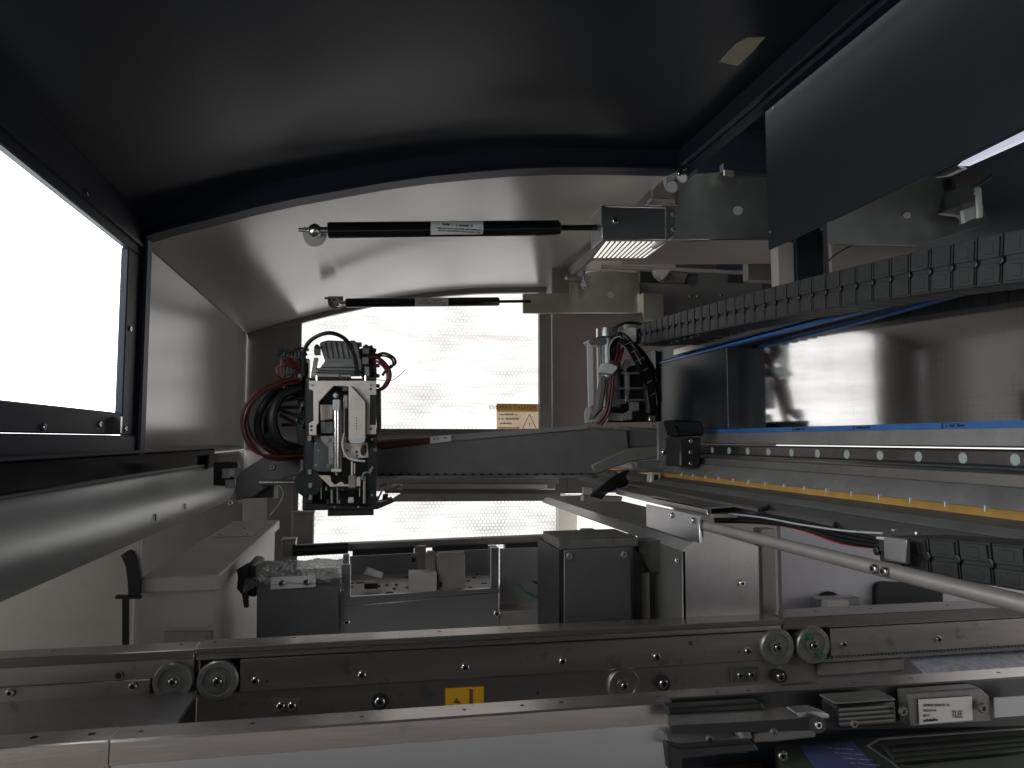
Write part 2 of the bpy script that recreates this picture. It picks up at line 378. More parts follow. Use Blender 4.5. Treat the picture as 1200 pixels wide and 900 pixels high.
# scrap of tape stuck on the hood
ti = [(843, 72), (862, 52), (876, 44), (897, 43), (884, 58), (870, 72), (864, 77), (855, 75)]
def onhood(x, y):
    d = ray(x, y); best = None
    for i in range(len(low) - 1):
        a, b = off(i, .0298), off(i + 1, .0298)
        # plane through a,b parallel to Y
        nn = Vector((-(b.z - a.z), 0, b.x - a.x)); den = d.dot(nn)
        if abs(den) < 1e-9: continue
        t = a.dot(nn) / den; p = d * t
        if t > 0 and min(a.x, b.x) - 1e-6 <= p.x <= max(a.x, b.x) + 1e-6: best = p
    return best
tp = [onhood(x, y) for x, y in ti]
if all(tp):
    o = MB().prism(tp, (0, 0, -.0004)).build('tape_scrap', M['tape'], None)
    tag(o, 'torn beige scrap of masking tape stuck under the dark hood', 'tape')

MB().box(-.60, 1.02, -.62, -.60, -.40, .75).build('rear_light_blocker', M['hood'], hood)  # unseen panel added behind the camera to darken front-facing surfaces
MB().box(-.60, 1.02, -.60, -.125, .60, .61).build('top_light_blocker', M['hood'], hood)  # unseen sheet added to close off light above that panel
# ---- light inner arch of the next hood section
arch = thing('hood_lining', 'light warm grey arched lining between the dark rim and the rear window', 'hood lining', (.05, 1.6, .4))
arcsheet(-.002, .004, YR + .006, YW + .02).build('lining_panel', M['ceil'], arch, smooth=60)
arcsheet(-.016, -.003, YW - .012, YW + .004).build('rear_rim', M['post'], arch, smooth=60)
MB().box(hx + .001, hx + .004, YR + .01, YW, hz - .03, hz + .0).build('edge_strip', M['lgrey'], arch)

# ---- left wall: window frame, pane, inner panel
fr = thing('window_frame', 'dark navy steel frame around the blown-out window at left', 'window frame', (XL, .6, 0))
zt = -.79 * -.314; zt = .250; zb = .034
MB().box(XL - .004, XL + .006, .05, YR - .004, zt, low[0].z + .03).build('top_rail', M['navy'], fr, bev=.0015)
MB().box(XL - .012, XL + .006, .05, YR - .088, zb - .028, zb).build('bottom_rail', M['navy'], fr, bev=.0015)
MB().box(XL - .010, XL + .009, .05, YR - .030, -.022, zb - .0285).build('lower_rail', M['navy'], fr, bev=.002)
MB().box(XL - .004, XL + .006, YR - .080, YR - .0295, zb - .028, zt - .0005).build('stile', M['navy'], fr, bev=.0015)
MB().box(XL - .012, XL + .014, YR - .029, YR - .002, -.022, low[0].z - .0005).build('corner_post', M['navy'], fr, bev=.003)
MB().box(XL + .0065, XL + .010, .05, YR - .03, zt + .012, zt + .016).build('gasket', M['hood'], fr)
MB().box(XL - .0075, XL - .0045, .04, YR - .07, zb - .01, zt + .01).build('window_pane', M['pane'], fr)
for y, z in ((.885, zt + .022), (.955, .018), (1.055, .145), (1.05, .014), (.80, -.012 + .024), (.62, .016)):
    put('screw', SCREW, Vector((XL + .006, y, z)), .0035, fr, 'X+')
MB().box(XL + .006, XL + .016, 1.0, 1.006, .008, .028).build('catch', M['steel'], fr)

MB().box(-.64, XL - .013, -.1, YW, -.036, -.030).build('leak_blocker', M['dgrey'], fr)  # unseen plate added to stop window light leaking under the frame
pn = thing('inner_wall_panel', 'satin grey sheet panel between the navy window frame and rear corner', 'wall panel', (XL, 1.6, .1))
MB().box(XL - .003, XL, YR + .001, YW - .003, -.026, low[0].z + .012).build('sheet', M['wall'], pn, bev=.001)
MB().box(XL, XL + .004, YR + .001, YR + .006, -.024, low[0].z - .006).build('folded_edge', M['lgrey'], pn)

# outer side so that the shell is closed
MB().box(XL - .5, XL - .02, YW - .4, YW + .02, -.6, -.5).build('base_block', M['dgrey'], kind='structure')

# ---- rear wall with two openings
rw = thing('rear_wall', 'rear end wall of grey sheet framing two bright openings', 'wall', (.1, YW, 0))
def px2(x, y, Y=YW): return aY(x, y, Y)
a = px2(290, 384); b = px2(349, 600)
MB().box(XL, b.x, YW, YW + .015, px2(300, 700).z, .40).build('left_panel', M['post'], rw)
zs = px2(500, 503).z; zs2 = px2(500, 575).z
b2 = px2(632, 345); b3 = px2(651, 500)
MB().box(b2.x, b3.x, YW, YW + .02, zs2, .47).build('mullion', M['post'], rw, bev=.001)
MB().box(b.x, b2.x, YW, YW + .02, zs2, zs).build('crossbar', M['post'], rw)
MB().box(b.x - .001, b2.x, YW - .012, YW - .001, zs - .016, zs + .001).build('sill', M['brown'], rw)
c0 = px2(653, 470); c1 = px2(664, 372)
MB().box(c0.x, c1.x, YW + .0, YW + .006, c0.z, c1.z + .2).build('white_strip', M['whitep'], rw)
MB().box(c1.x, 1.2, YW, YW + .015, px2(700, 578).z, .6).build('right_panel', M['dgrey'], rw)
MB().box(px2(790, 600).x, 1.2, YW + .001, YW + .014, -.6, px2(700, 578).z).build('lower_right_panel', M['dgrey'], rw)
MB().box(b3.x, c1.x, YW + .001, YW + .012, px2(700, 578).z, px2(655, 472).z).build('infill_panel', M['dgrey'], rw)
d0 = px2(652, 580); d1 = px2(673, 640)
MB().box(d0.x, px2(789, 600).x, YW + .004, YW + .006, d1.z - .12, px2(700, 578).z - .001).build('white_sheet', M['whitet'], rw)
MB().box(d0.x, d1.x, YW - .03, YW - .026, d1.z - .05, d0.z).build('white_flange', M['whitet'], rw)
MB().box(px2(315, 580).x, px2(341, 700).x, YW - .03, YW - .02, -.5, px2(330, 560).z).build('side_flange', M['dgrey'], rw)
MB().box(-1.0, 1.2, YW, YW + .015, -.6, px2(500, 690).z).build('lower_panel', M['dgrey'], rw)
MB().box(-.60, XL - .001, YW, YW + .014, -.5, .6).build('outer_panel', M['dgrey'], rw)
for p in ((641, 415), (641, 470)): put('screw', DSCREW, aY(p[0], p[1], YW), .004, rw)
pf = thing('rear_window_sheet', 'large bright plastic sheet with faint honeycomb cells in the rear window', 'window sheet', (.1, YW + .03, .2))
MB().box(b.x - .03, b3.x + .02, YW + .030, YW + .032, zs2 - .0, .46).build('upper_sheet', M['film'], pf)
MB().box(-.32, .56, YW + .036, YW + .038, -.45, zs2 - .001 + .04).build('lower_sheet', M['filmlow'], pf)

# warning sticker read from behind (mirrored)
sg = thing('warning_sticker', 'small faded yellow warning sticker seen mirrored in lower corner of rear window', 'sticker', aY(606, 488, YW + .02))
q0 = aY(582, 473, YW + .02); q1 = aY(630.5, 505, YW + .02)
MB().box(q0.x, q1.x, YW + .02, YW + .021, q1.z, q0.z).build('backing', M['sign'], sg)
hh = (q0.z - q1.z); ww = q1.x - q0.x
MB().box(q0.x, q1.x, YW + .0192, YW + .0198, q0.z - hh * .27, q0.z).build('header_band', M['signy'], sg)
for zz in (q0.z - .001, q0.z - hh * .28): MB().box(q0.x, q1.x, YW + .0186, YW + .019, zz - .0012, zz).build('rule', M['signink'], sg)
text(sg, 'VIGYÁZAT! WARNING!', Vector((q1.x - ww * .04, YW + .0188, q0.z - hh * .21)), hh * .22, M['signink'], mirror=True, xs=.78)
for k, s in enumerate(('Működés közben ne nyissa', 'Do not open the cover during', 'operation of the axes', 'Danger of crushing')):
    marks(sg, (q0.x + ww * .04, YW + .0190, q0.z - hh * (.42 + .165 * k)), ww * (.45, .5, .32, .48)[k], hh * .065, M['signink'], k)
tc_ = q0.x + ww * .79; t0 = q0.z - hh * .38; t1 = q0.z - hh * .93; tw = ww * .17
def tri(k): 
    cz = (t0 + 2 * t1) / 3
    return [Vector((tc_, 0, cz + (t0 - cz) * k)), Vector((tc_ + tw * k, 0, cz + (t1 - cz) * k)), Vector((tc_ - tw * k, 0, cz + (t1 - cz) * k))]
T_ = [Vector((p.x, YW + .0188, p.z)) for p in tri(1)]
for p, q in zip(T_, T_[1:] + T_[:1]): MB().tube([p, q], .0009, 6).build('triangle_side', M['signink'], sg)
MB().box(tc_ - .001, tc_ + .001, YW + .0179, YW + .0182, t1 + .010, t1 + .019).build('exclamation_mark', M['signink'], sg)

# ---- shell on the right behind the rail
sh = thing('right_housing', 'black sheet housing behind the right hand brackets and cable chain', 'housing', (.9, 1, .3))
MB().box(1.02, 1.03, -.2, YW, .02, .75).build('side_sheet', M['hood'], sh)
MB().box(hx + .05, 1.02, -.2, YW, .56, .57).build('top_sheet', M['hood'], sh)
MB().box(hx + .02, 1.02, YR + .10, YR + .105, .40, .56).build('cross_sheet', M['hood'], sh)

# ================================================================== LEFT DUCT
dt = thing('side_duct', 'long rounded grey duct cover under the window with dark upper face', 'duct cover', (XL, 1.0, -.1))
pr = []
for X, yy in ((-.306, 541), (-.302, 560), (-.3085, 585), (-.3060, 600), (-.3035, 620), (-.3018, 640), (-.3010, 660), (-.3025, 678), (-.3065, 693), (-.313, 706)):
    pr.append((X, X * zx(0, yy)))
m = MB()
outer = [Vector((x, .05, z)) for x, z in pr[2:]]; L = []
for x, z in pr[2:]:
    L.append([m.b.verts.new((x, y, z)) for y in (.05, 1.86)] + [m.b.verts.new((x - .004, y, z)) for y in (1.86, .05)])
for p, q in zip(L, L[1:]):
    for k in range(4): m.b.faces.new((p[k], p[(k + 1) % 4], q[(k + 1) % 4], q[k]))
m.b.faces.new(L[0]); m.b.faces.new(L[-1][::-1])
m.build('rounded_cover', M['duct'], dt, smooth=60)
z0 = pr[0][1]; z2 = pr[2][1]
MB().box(-.316, -.303, .05, 1.62, z2 + .001, z0).build('upper_strip', M['gloss'], dt, bev=.002)
MB().box(-.303, -.297, .05, 1.62, z2 + .001, z2 + .0045).build('ridge', M['black'], dt, bev=.001)
MB().box(-.33, -.296, .05, 1.88, z0 + .0005, z0 + .004).build('top_lip', M['navy'], dt, bev=.001)
for y in (1.18, 1.36): MB().box(-.3008, -.2995, y, y + .004, -.118, -.108).build('slot', M['ink'], dt)
MB().box(-.303, -.29, 1.50, 1.60, -.055, -.030).build('end_block', M['gloss'], dt, bev=.003)

# ================================================================== LOWER LEFT: beige panel, trim, box
o = MB().prism([(-.75, 1.19, -.6), (-.322, 1.19, -.6), (-.322, 1.19, -.12), (-.75, 1.19, -.12)], (0, .01, 0)).build('beige_partition', M['beige'], None, bev=.001)
tag(o, 'plain beige coated panel at lower left below the rounded duct', 'panel')
tr = thing('rubber_trim', 'curved black rubber edge trim between the beige panel and beige cabinet', 'rubber trim', aY(152, 680, 1.15))
MB().pY([(141, 651), (150, 645), (157, 647), (162, 657), (164, 672), (163, 698), (150, 698), (149, 680), (147, 664), (142, 653)], 1.15, .012).build('curved_seal', M['rubber'], tr, bev=.001)
MB().pY([(135, 698.5), (164, 698.5), (164, 702), (135, 702)], 1.148, .01).build('foot', M['rubber'], tr)
MB().pY([(143, 702.5), (149, 702.5), (149, 775), (143, 775)], 1.15, .01).build('vertical_seal', M['rubber'], tr)
bx = thing('beige_cabinet', 'beige cabinet with overhanging lid behind the left end of the rail', 'cabinet', (-.26, 1.5, -.3))
zl = -.195
MB().box(-.313, -.206, 1.16, 1.92, zl - .022, zl).build('lid', M['beige'], bx, bev=.002)
MB().box(-.324, -.214, 1.175, 1.90, -.6, zl - .0225).build('body', M['beige'], bx, bev=.001)
MB().box(-.30, -.225, 1.60, 1.75, zl + .0003, zl + .002).build('hatch', M['beige'], bx, bev=.0005)
for x, y in ((-.29, 1.62), (-.235, 1.62), (-.26, 1.73)): put('screw', DSCREW, Vector((x, y, zl + .002)), .004, bx, 'Z+')
MB().pY([(192, 741), (247, 740), (247, 760), (192, 760)], 1.165, .005).build('base_plate', M['cast'], bx)

# ================================================================== CONVEYOR RAILS (across)
def rail_holes(o, pts, Zt, r, deep=.004):
    quick(o); m = MB()
    for x, y in pts:
        p = aZ(x, y, Zt)
        m.tube([(p.x, p.y, Zt - deep), (p.x, p.y, Zt + .01)], r, 14)
    cut(o, m)
ZR = -.215
r1 = thing('rear_conveyor_rail', 'farther conveyor rail carrying grey pulleys, screws and a yellow sticker', 'conveyor rail', (.2, .85, ZR))
Y1 = ZR / (ray(430, 750).z / ray(430, 750).y)          # front edge distance of rear rail
Y1b = ZR / (ray(430, 741).z / ray(430, 741).y)
xa = aY(229, 760, Y1).x; xb = aY(918, 725, Y1).x
def lip(x0, x1, Y, Yb, z, t=.004): return MB().box(x0, x1, Y, Yb, z - t, z)
tL = MB().box(-.9, xa - .0012, Y1 + .001, Y1b, ZR - .0105, ZR - .001).build('top_bar', M['alux'], r1, bev=.0008)
tM = MB().box(xa, xb, Y1, Y1b, ZR - .0065, ZR).build('top_bar', M['alux'], r1, bev=.0008)
tR = MB().box(xb + .001, 1.3, Y1 + .001, Y1b + .012, ZR - .0125, ZR + .0015).build('top_bar', M['alux'], r1, bev=.0008)
rail_holes(tM, [(252, 752.5), (345, 747), (515, 740), (597, 736), (676, 731), (726, 728.5), (753, 727)], ZR, .0024)
rail_holes(tL, [(63, 763), (213, 755)], ZR - .001, .0024)
rail_holes(tR, [(820 + 135, 716), (1020, 713), (1110, 709)], ZR + .0015, .0022)
# fascia steps under the lip (middle section)
def fz(y, Y=Y1, x=430): return aY(x, y, Y).z
MB().box(xa, xb, Y1 + .0035, Y1 + .03, fz(764), ZR - .007).build('groove_bar', M['fascia'], r1, bev=.0006)
MB().box(xa + .001, xb - .003, Y1 + .001, Y1 + .0033, fz(763.5), fz(760)).build('edge_bead', M['fascia'], r1)
MB().box(xa + .044, xb - .012, Y1 + .002, Y1 + .02, fz(803), fz(765.5)).build('fascia_plate', M['fascia'], r1, bev=.0008)
MB().box(xa + .001, xb, Y1 + .006, Y1 + .02, fz(880), fz(803.5)).build('lower_plate', M['fascia'], r1, bev=.0008)
MB().box(xa + .001, xb, Y1 + .0205, Y1 + .03, fz(880), fz(764.5)).build('back_plate', M['dgrey'], r1)
# left section
MB().box(-.9, xa - .0015, Y1 + .004, Y1 + .03, fz(782), ZR - .011).build('groove_bar', M['fascia'], r1)
MB().box(-.9, aY(175, 800, Y1).x, Y1 + .003, Y1 + .02, fz(808), fz(782.5)).build('fascia_plate', M['fascia'], r1, bev=.0008)
MB().box(-.9, xa - .0015, Y1 + .0205, Y1 + .03, fz(900), fz(781.5)).build('back_plate', M['dgrey'], r1)
MB().box(-.9, aY(180, 800, Y1).x, Y1 + .006, Y1 + .012, fz(812), fz(808.5)).build('belt', M['belt'], r1)
# right section
xe = aY(975, 760, Y1).x
MB().box(xe, 1.3, Y1 + .002, Y1 + .02, fz(803), fz(766)).build('fascia_plate', M['fascia'], r1, bev=.0008)
MB().box(xb + .002, 1.3, Y1 + .0205, Y1 + .03, fz(900), fz(758)).build('back_plate', M['cast'], r1)
MB().box(xe - .02, 1.3, Y1 + .003, Y1 + .012, fz(764), fz(762.2)).build('belt', M['rubber'], r1)
mt_ = MB(); x = xe - .012
while x < 1.2:
    mt_.box(x, x + .0026, Y1 + .003, Y1 + .012, fz(805.5), fz(803.6)); x += .0052
bt = MB().box(xe - .02, 1.3, Y1 + .002, Y1 + .012, fz(810), fz(806)).build('toothed_belt', M['belt'], r1)
mt_.build('belt_teeth', M['belt'], bt)['kind'] = 'stuff'
MB().box(xe - .01, xe + .11, Y1 + .012, Y1 + .02, fz(835), fz(811)).build('motor_plate', M['cast'], r1, bev=.004)
MB().prism([(xe + .115, Y1 + .018, fz(812)), (xe + .115, Y1 - .06, fz(846)), (xe + .115, Y1 - .06, fz(849)), (xe + .115, Y1 + .018, fz(816))], (.5, 0, 0)).build('woven_cover', M['woven'], r1)
# pulleys
def pulley(parent, x, y, Y, rpx, mk):
    c = aY(x, y, Y); r = (aY(x + rpx, y, Y) - c).length
    me = MB()
    rings = []
    for rr, yy in ((r, .014), (r, .002), (r * .93, 0), (r * .72, 0), (r * .68, .0022), (r * .42, .0022), (r * .40, .0), (r * .28, 0), (r * .25, .002)):
        rings.append([me.b.verts.new((c.x + math.cos(2 * math.pi * k / 32) * rr, Y + yy, c.z + math.sin(2 * math.pi * k / 32) * rr)) for k in range(32)])
    for A, B in zip(rings, rings[1:]):
        for k in range(32): me.b.faces.new((A[k], A[(k + 1) % 32], B[(k + 1) % 32], B[k]))
    me.b.faces.new(rings[-1])
    p = me.build('pulley', mk, parent)
    put('hub_screw', SCREW, Vector((c.x, Y + .0015, c.z)), r * .22, p)
    return p
M['pul'] = mat('worn grey pulley', (.30, .30, .29), .4, .7, var=.25, vscale=60, rvar=.1, dirt=.3)
pulley(r1, 202, 800, Y1 - .003, 24, M['pul']); pulley(r1, 254.5, 799, Y1 - .003, 24.5, M['pul'])
pulley(r1, 912, 759, Y1 - .003, 19.5, M['pul'])
pg = pulley(r1, 954, 757, Y1 - .003, 19.5, M['pul']); pg['label'] = 'pulley with green marking lacquer'
for a0 in (1.9, 5.2):
    c = aY(954, 757, Y1 - .0045); mm = MB(); r_ = .018
    mm.prism([Vector((c.x + math.cos(a0 + t) * rr, Y1 - .0045, c.z + math.sin(a0 + t) * rr)) for t, rr in ((-.2, .007), (.0, .013), (-.1, .0165), (.28, .017), (.25, .010), (.4, .007))], (0, .0005, 0))
    mm.build('paint_mark', M['green'], pg)
screwsY(r1, [(424, 791), (545, 782), (659, 775), (769, 769.5), (299, 798), (1100 - 1, 749), (988, 755)], Y1 + .002, .0042)
screwsY(r1, [(156, 804), (12, 812), (876, 763)], Y1 + .002, .004)
screwsY(r1, [(139, 792), (809, 754)], Y1 + .002, .004, CUP, 'screw_hole')
screwsY(r1, [(313, 799), (866, 764), (630, 812)], Y1 + .002, .002, CUP, 'small_hole')
for (u, v) in ((336, 828), (874, 792)):
    q = MB().pY([(u - 17, v - 9), (u + 15, v - 10), (u + 15, v + 7), (u - 17, v + 8)], Y1 + .0035, .0022).build('clamp_plate', M['dgrey'], r1, bev=.0006)
    for dx in (-7, 6): put('screw', SCREW, aY(u + dx, v - 1 - dx * .03, Y1 + .0034), .0042, q)
for (u, v) in ((445, 822), (777, 801), (914, 793)):
    q = MB().tube([aY(u, v, Y1 + .005), aY(u, v, Y1 - .003) ], .0085, 24).build('rubber_washer', M['rubber'], r1); put('screw', SCREW, aY(u, v, Y1 - .003), .0052, q)
pulley(r1, 732, 804, Y1 - .0, 19, M['fascia'])
st = MB().pY([(522, 807), (567, 804.5), (567, 835), (522, 835)], Y1 + .0053, .0006).build('yellow_sticker', M['yel'], r1)
MB().pY([(550, 808), (554, 807.7), (554, 825), (550, 825)], Y1 + .0049, .0003).build('print_bar', M['signink'], st)
MB().pY([(531, 824), (535, 818), (540, 824)], Y1 + .0049, .0003).build('print_triangle', M['signink'], st)

pan = MB().box(-.8, aY(232, 800, Y1).x, Y1 - .12, Y1 + .004, -.262, -.258).build('drip_plate', M['sheet'], r1)
# near rail
r2 = thing('front_conveyor_rail', 'nearer conveyor rail with sharp top bar and pale plate along the bottom', 'conveyor rail', (.2, .6, ZR))
Y2 = ZR / (ray(430, 847).z / ray(430, 847).y); Y2b = ZR / (ray(430, 833).z / ray(430, 833).y)
xj = aY(129, 866, Y2).x
def g(y, x=430): return aY(x, y, Y2).z
nL = MB().box(-.8, xj - .0008, Y2 + .0, Y2b + .001, g(878), ZR + .0003).build('top_bar', M['alux'], r2, bev=.001)
nR = MB().prism([(xj, Y2, g(875)), (xj, Y2, ZR - .0015), (xj, Y2 + .0015, ZR), (xj, Y2b, ZR), (xj, Y2b, g(875))], (1.9, 0, 0)).build('top_bar', M['alux'], r2)
rail_holes(nR, [(165, 857), (296, 848), (424, 840), (544, 831.5), (612, 819.5 + 7), (658, 823), (771, 816), (840, 811), (877, 809), (1000, 800), (1067, 794.5), (1170, 788)], ZR, .0020)
rail_holes(nL, [(108, 860), (40, 864)], ZR + .0003, .0028)
sl = MB(); p0 = aZ(915, 803, ZR); p1 = aZ(958, 800.5, ZR); sl.box(p0.x, p1.x, p0.y - .003, p0.y + .003, ZR - .004, ZR + .01)
quick(nR); cut(nR, sl)
MB().box(xj + .0, aY(790, 880, Y2).x, Y2 + .004, Y2 + .010, g(960), g(875.5)).build('side_plate', M['alu'], r2)
MB().box(-.8, xj - .001, Y2 + .004, Y2 + .010, g(960), g(878.5)).build('side_plate', M['alu'], r2)
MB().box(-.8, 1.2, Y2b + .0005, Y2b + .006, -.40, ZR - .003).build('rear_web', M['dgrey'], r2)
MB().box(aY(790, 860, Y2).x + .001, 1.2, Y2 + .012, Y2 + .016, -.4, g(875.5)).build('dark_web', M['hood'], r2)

# ---- module and boards at lower right, in front of the near rail
md = thing('carriage_plate', 'dark oxidised carriage plates with rounded notch and screws below the front rail', 'carriage plate', aY(850, 850, .53))
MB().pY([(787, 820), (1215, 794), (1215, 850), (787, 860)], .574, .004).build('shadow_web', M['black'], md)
MB().pY([(783, 830), (893, 824), (897, 832), (783, 838)], .556, .012).build('black_guide', M['black'], md, bev=.001)
MB().pY([(783, 840), (925, 832), (937, 842), (850, 847), (783, 850)], .552, .006).build('steel_strip', M['dmet'], md)
MB().pZ([(778, 854), (851, 849), (862, 862), (878, 870), (800, 876), (782, 870)], -.242, .008).build('left_plate', M['cast'], md, bev=.001)
MB().pZ([(872, 847), (905, 842), (948, 843), (956, 853), (908, 858), (884, 859)], -.242, .008).build('right_plate', M['cast'], md, bev=.001)
MB().pY([(782, 872), (800, 877), (884, 871), (890, 880), (800, 890), (800, 905), (786, 905)], .505, .01).build('lower_edge', M['black'], md, bev=.001)
for u, v in ((817, 854.5), (901, 848.5), (927, 846)): put('screw_hole', CUP, aZ(u, v, -.2416), .003, md, 'Z+')
for u, v in ((831, 866), (906, 858), (1000, 848)): put('screw', BSCREW, aY(u, v, .516), .0028, md)
pn_ = MB().tube([aZ(866, 850, -.236), aZ(874, 868, -.246)], .0062, 20).build('locating_pin', M['cast'], md, bev=.001)
MB().pY([(930, 834), (955, 832), (973, 838), (972, 843), (935, 842)], .53, .012).build('connector', M['sheet'], md, bev=.001)
MB().tube([aY(958, 849, .522), aY(958, 849, .535)], .006, 16).build('grommet', M['black'], md); put('screw', SCREW, aY(958, 849, .522), .0030, md)

bm_ = thing('sensor_block', 'dark ribbed block mounted under the front rail beside the white label', 'sensor block', aY(1020, 838, .545))
MB().pY([(978, 827), (1050, 822), (1052, 850), (982, 855)], .545, .02).build('block', M['black'], bm_, bev=.002)
MB().pY([(977, 823), (1049, 818), (1050, 821), (978, 826)], .544, .02).build('cap', M['dmet'], bm_, bev=.0006)
for k in range(4): MB().pY([(984, 830.5 + k * 5.5), (1048, 826 + k * 5.5), (1048, 828.5 + k * 5.5), (984, 833 + k * 5.5)], .5435, .0012).build('rib', M['dmet'], bm_)
screwsY(bm_, [(1057, 833)], .54, .0036, BSCREW)
lb = thing('part_number_plate', 'white printed part number label with handwritten letters under the front rail', 'label plate', aY(1108, 833, .55))
MB().pY([(1062, 812), (1148, 806), (1160, 816), (1162, 846), (1066, 852)], .56, .012).build('mount', M['dmet'], lb, bev=.001)
LP = .558
MB().pY([(1077, 820), (1139, 816), (1140, 844), (1078, 849)], LP, .001).build('label', M['white'], lb)
tl = R(0)
def lt(s, u, v, h, m=M['ink'], par=lb, Y=LP - .0004, xs=1, rot=-.06):
    size = (aY(u, v - h, Y) - aY(u, v, Y)).length
    return text(par, s, aY(u, v, Y), size * 1.35, m, rot=(R(90), rot * -1, 0), xs=xs)
lt('SIEMENS DEMATIC EA', 1082, 828, 3.4, xs=.82); lt('00352211-01', 1082, 834, 3.2, xs=.8); lt('EA-72', 1082, 840, 3.2, xs=.85)
marks(lb, aY(1082, 846, LP - .0002), .013, .0022, M['ink'], 8)
t_ = lt('TLEE', 1115, 841, 9, xs=.62)
MB().pY([(1166, 818), (1210, 815), (1210, 838), (1166, 841)], .557, .0012).build('second_label', M['lgrey'], lb)
put('screw', BSCREW, aY(1150, 829, .556), .0042, lb)
lid = thing('tray_module', 'dark green grey moulded module with blue violet label at bottom right corner', 'module', aY(1050, 880, .46))
ZT = -.262
MB().pZ([(905, 862), (1215, 842), (1260, 935), (925, 935)], ZT, .03).build('housing', M['pcb'], lid, bev=.002)
MB().pZ([(1032, 871), (1210, 856), (1240, 935), (1085, 935)], ZT + .0035, .003).build('raised_border', M['olive'], lid, bev=.001)
MB().pZ([(1040, 873), (1210, 860), (1240, 878), (1060, 895)], ZT + .005, .004).build('recess', M['black'], lid)
for k in range(3): MB().pZ([(1046, 877 + k * 6), (1212, 863 + k * 6), (1212, 865 + k * 6), (1047, 879.5 + k * 6)], ZT + .0065, .002).build('moulded_rib', M['pcb'], lid)
MB().tube([aZ(u_, v_, ZT + .0075) for u_, v_ in ((1215, 853), (1030, 866), (1017, 874), (1045, 893), (1075, 920))], .0009, 6).build('pale_edge', M['cast'], lid)
MB().pZ([(1070, 898), (1210, 881), (1240, 935), (1090, 935)], ZT + .010, .008).build('green_boss', M['pcb'], lid, bev=.002)
bl = MB().pZ([(938, 874), (1000, 869), (1060, 935), (980, 935)], ZT + .0012, .001).build('blue_label', M['bluelab'], lid)
for k in range(7):
    q_ = aZ(965 + k * 9, 877 + k * 6, ZT + .0014); marks(bl, q_ + Vector((.004, 0, 0)), .022, .0016, M['lgrey'], 20 + k, dirv=(.92, -.38, 0), upv=(.38, .92, 0), nrm=(0, 0, 1))
screwsY(lid, [(916, 885)], aZ(916, 885, ZT).y - .02, .004)
cp = MB().pZ([(822, 882), (885, 878), (915, 935), (840, 935)], -.275, .01).build('copper_sheet', M['copper'], None, bev=.001)
tag(cp, 'reddish copper brown sheet at the bottom edge under the carriage plate', 'metal sheet')

# ================================================================== MIDDLE DISTANCE: feeder bay
YB = 1.22
gb = thing('grey_box', 'dark grey box wrapped on top in bubble wrap behind the rear rail', 'box', aY(350, 720, YB))
MB().pY([(301, 684), (392, 680), (396, 690), (397, 800), (300, 800)], YB, .12).build('body', M['box'], gb, bev=.002)
MB().pY([(279, 673), (290, 662), (300, 664), (300, 700), (284, 698), (277, 690)], YB + .03, .1).build('side_bracket', M['black'], gb, bev=.002)
lp = MB().pY([(317, 677), (370, 674), (370, 688), (317, 691)], YB - .003, .0025).build('name_plate', M['lgrey'], gb, bev=.0005)
screwsY(lp, [(330, 683), (358.5, 682)], YB - .003, .0048)
m = MB(); nx, ny = 30, 16; G = []
for j in range(ny + 1):
    row = []
    for i in range(nx + 1):
        u = i / nx; v = j / ny
        p = aY(285 + 118 * u - (1 - v) * 0, 681 - 3 * u, YB - .004) * (1 - v) + aY(300 + 104 * u, 656 - 3 * u, YB + .16) * v
        p.z += -.002 + .0016 * math.sin(u * 17 + v * 5) * math.sin(v * 9 + u * 3) + random.uniform(-.0006, .0006)
        if j == 0: p.z -= .004 + .014 * max(0, abs(u - .5) - .35) / .15
        row.append(m.b.verts.new(p))
    G.append(row)
for j in range(ny):
    for i in range(nx): m.b.faces.new((G[j][i], G[j][i + 1], G[j + 1][i + 1], G[j + 1][i]))
wr = m.build('bubble_wrap', M['wrap'], None, smooth=180); tag(wr, 'crumpled bubble wrap lying over the dark grey box', 'bubble wrap')
MB().pY([(277, 668), (290, 660), (291, 712), (286, 712), (284, 700)], YB + .02, .01).build('side_flap', M['black'], gb)

ty = thing('feeder_tray', 'aluminium feeder tray holding brown blocks behind the rear rail', 'tray', aY(490, 740, YB + .03))
YT = YB + .02
MB().pY([(402, 711), (585, 694), (585, 790), (402, 790)], YT, .006).build('front_plate', M['alu'], ty, bev=.0006)
MB().pY([(402, 700), (585, 689), (585, 693.5), (402, 710.5)], YT - .001, .008).build('front_flange', M['alu'], ty, bev=.0006)
screwsY(ty, [(406, 729), (582, 719)], YT, .0055)
MB().pY([(410, 652), (585, 643), (585, 720), (410, 720)], YT + .20, .004).build('rear_plate', M['sheet'], ty)
MB().prism([aY(404, 704, YT + .004), aY(584, 692, YT + .004), aY(576, 668, YT + .19), aY(408, 674, YT + .19)], (0, 0, -.003)).build('perforated_floor', M['post'], ty)
for (u0, u1, v0, v1, YY) in ((400, 410, 662, 745, YT + .002), (402, 409, 650, 680, YT + .03), (575, 585, 642, 690, YT + .01)):
    MB().bY(u0, v0, u1, v1, YY, .012).build('divider', M['alu'], ty, bev=.0008)
MB().bY(490, 640, 499, 672, YT + .12, .008).build('divider', M['sheet'], ty)
